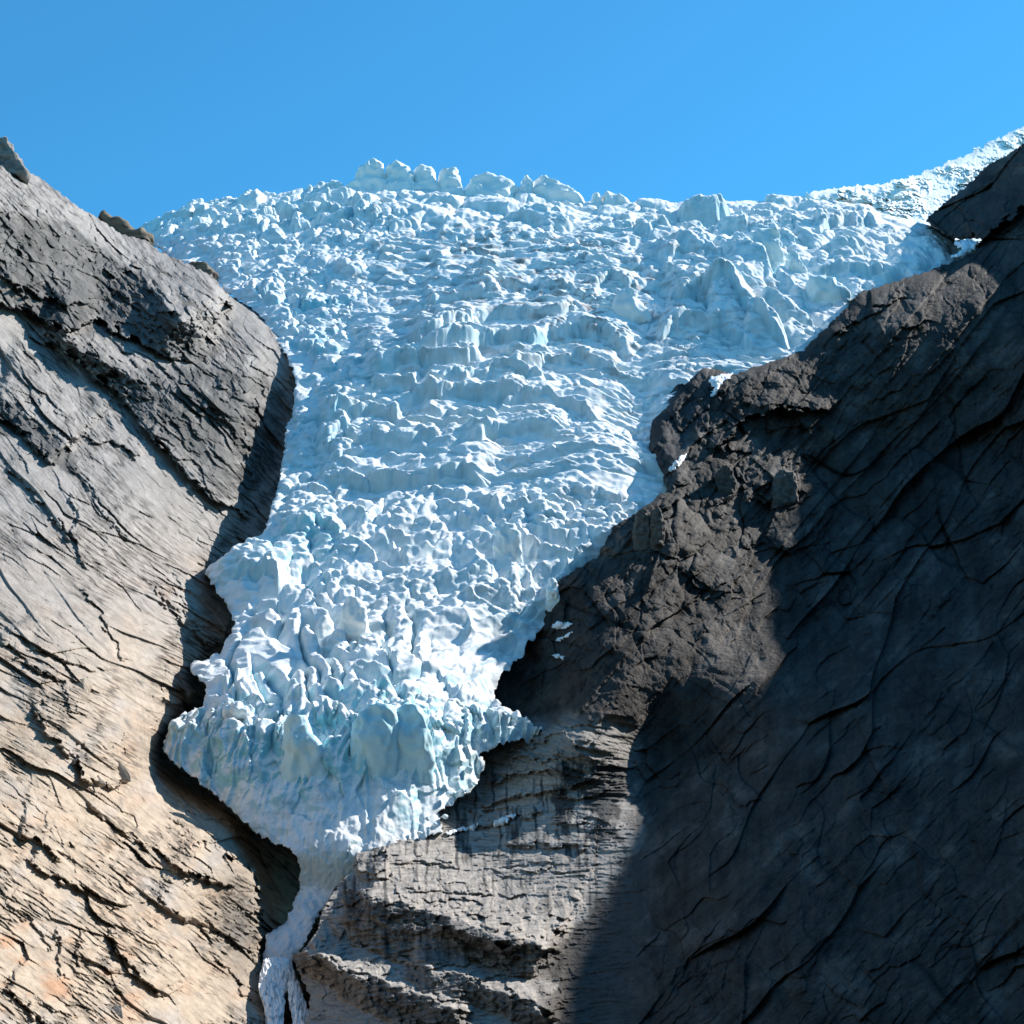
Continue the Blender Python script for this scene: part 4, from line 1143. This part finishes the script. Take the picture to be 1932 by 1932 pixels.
# fallen ice on the bright apron at the right foot of the snout
ICEC = ([.84, .87, .89], [.52, .76, .82])
r = np.random.default_rng(21)
APR = [(897, 1322, 9), (925, 1345, 11), (955, 1352, 12), (878, 1338, 8), (906, 1372, 8), (938, 1374, 7), (980, 1358, 7), (868, 1365, 9), (884, 1400, 8), (914, 1398, 6), (960, 1374, 5), (999, 1362, 5),
       (858, 1470, 12), (884, 1452, 10), (896, 1478, 7), (846, 1498, 9), (870, 1492, 8), (838, 1540, 8), (820, 1556, 7), (792, 1572, 6), (806, 1545, 6), (852, 1515, 6)]
APRL = ['largest', 'bluish', 'pale', 'small', 'rounded', 'angular']
for k, (bx, by, sz) in enumerate(APR):
    Yk = ice_Y(bx, by) + min(58, .00075 * (bx - 640) ** 2) - 7
    p = pts3(bx, by, Yk); m = MPP * Yk * .95
    o = chunk('ice_block', p, (sz * m, sz * m * .9, sz * m * r.uniform(.65, .95)), 1500 + k, M_ICE, ICEC, rot=r.uniform(-.6, .6), sub=3, cuts=8)
    tag(o, 'broken white ice block lying in the rubble on the bright apron above the layered ledges' if by < 1420 else 'broken white ice block fallen in the rubble along the lower right foot of the snout', 'ice block',
        'ice blocks on the bright apron' if by < 1420 else 'ice blocks along the foot of the snout')

# ---- meltwater fall
def water(name, poly, Yt, Yb, y0, y1, seed, parent=None):
    o = np.array(poly, float)
    xs = np.arange(o[:, 0].min() - 4, o[:, 0].max() + 4, .7); ys = np.arange(o[:, 1].min() - 4, o[:, 1].max() + 4, .7)
    gx, gy = np.meshgrid(xs, ys)
    d = inside_sdf(poly, xs[0] - 10, xs[-1] + 10, ys[0] - 10, ys[-1] + 10, 1.5)(gx, gy) + 1.6 * pn(gx / 4, gy / 14, seed) + .9 * pn(gx / 2, gy / 5, seed + 1)
    t = np.clip((gy - y0) / (y1 - y0), 0, 1.3)
    Y = Yt + (Yb - Yt) * t ** .8
    lean = gx + .12 * (gy - y0) * np.sign(gx - 525)
    st = fbm(lean / 8, gy / 22, 4, seed + 2, ridged=True)
    Y = Y - 2.0 * st - 1.0 * fbm(gx / 5, gy / 8, 3, seed + 3) - 4 * np.sqrt(np.clip(d, 0, 10) / 10)
    V = pts3(gx, gy, Y)
    k = ss(.02, -.40, fbm(lean / 8, gy / 18, 4, seed + 5))[..., None] * .8
    C_ = np.array([.93, .93, .93]) * (1 - k) + np.array([.24, .30, .32]) * k
    return grid_object(name, V, d > 0, C_.astype(F), M_WATER, parent, .012)


fall = water('waterfall', [(486, 1866), (490, 1835), (497, 1810), (520, 1804), (548, 1808), (558, 1836), (564, 1860), (550, 1872), (526, 1876), (500, 1880)], 900, 868, 1810, 1870, 1600)
tag(fall, 'white meltwater fall splitting in two around a rock at the bottom of the gorge', 'waterfall')
water('stream', [(486, 1855), (510, 1850), (536, 1870), (539, 1890), (535, 1920), (536, 1970), (504, 1970), (499, 1910), (491, 1880)], 872, 822, 1850, 1940, 1620, fall)
water('stream', [(542, 1850), (563, 1850), (575, 1885), (587, 1925), (598, 1970), (558, 1970), (551, 1930), (545, 1895)], 872, 822, 1846, 1940, 1640, fall)
m = MPP * 838
tag(chunk('boulder', pts3(541, 1905, 866.0), (19 * m, 14 * m, 46 * m), 1661, M_DARK, ([.12, .10, .08], [.06, .055, .05]), cuts=10), 'wet brown rock splitting the meltwater fall in two', 'boulder', None)
tag(chunk('boulder', pts3(580, 1885, 868.0), (14 * m, 14 * m, 36 * m), 1662, M_DARK, ([.12, .10, .08], [.06, .055, .05]), rot=.2, cuts=10), 'wet brown rock at the right bank of the meltwater fall', 'boulder', None)


# --------------------------------------------------------------------------------------------
# light, sky, camera
# --------------------------------------------------------------------------------------------
SUN = np.array([.63, .41, .66]); SUN /= np.linalg.norm(SUN)
elev = math.asin(SUN[2]); azim = math.atan2(SUN[0], SUN[1])
sd = bpy.data.lights.new('sun', 'SUN'); sd.energy = 5.0; sd.angle = math.radians(.53); sd.color = (1, .95, .88)
so = bpy.data.objects.new('sun', sd); col.objects.link(so)
from mathutils import Vector
so.rotation_euler = Vector(-SUN).to_track_quat('-Z', 'Y').to_euler()

w = bpy.data.worlds.new('World'); scene.world = w; w.use_nodes = True
nt = w.node_tree
bg = nt.nodes['Background']; bg.inputs['Strength'].default_value = .107
sky = nt.nodes.new('ShaderNodeTexSky'); sky.sky_type = 'NISHITA'; sky.sun_disc = False
sky.sun_elevation = elev; sky.sun_rotation = azim; sky.altitude = 300; sky.air_density = 1.0; sky.dust_density = 0.0; sky.ozone_density = 4.0
tint = nt.nodes.new('ShaderNodeMix'); tint.data_type = 'RGBA'; tint.blend_type = 'MULTIPLY'; tint.inputs['Factor'].default_value = 1
tint.inputs[7].default_value = (.33, 1.0, 1.12, 1)          # deep polarised mountain blue
nt.links.new(sky.outputs['Color'], tint.inputs[6]); nt.links.new(tint.outputs[2], bg.inputs['Color'])

cam = bpy.data.cameras.new('camera'); cam.sensor_fit = 'HORIZONTAL'; cam.angle = math.radians(36.0); cam.clip_end = 20000; cam.clip_start = .5
co = bpy.data.objects.new('camera', cam); col.objects.link(co)
co.location = (0, 0, EYE); co.rotation_euler = (math.pi / 2 + PITCH, 0, 0)
scene.camera = co
vs = scene.view_settings; vs.view_transform = 'Standard'; vs.look = 'None'; vs.gamma = 1; vs.exposure = 0.82; vs.use_curve_mapping = False
scene.cycles.use_denoising = True
scene.cycles.max_bounces = 6; scene.cycles.diffuse_bounces = 4
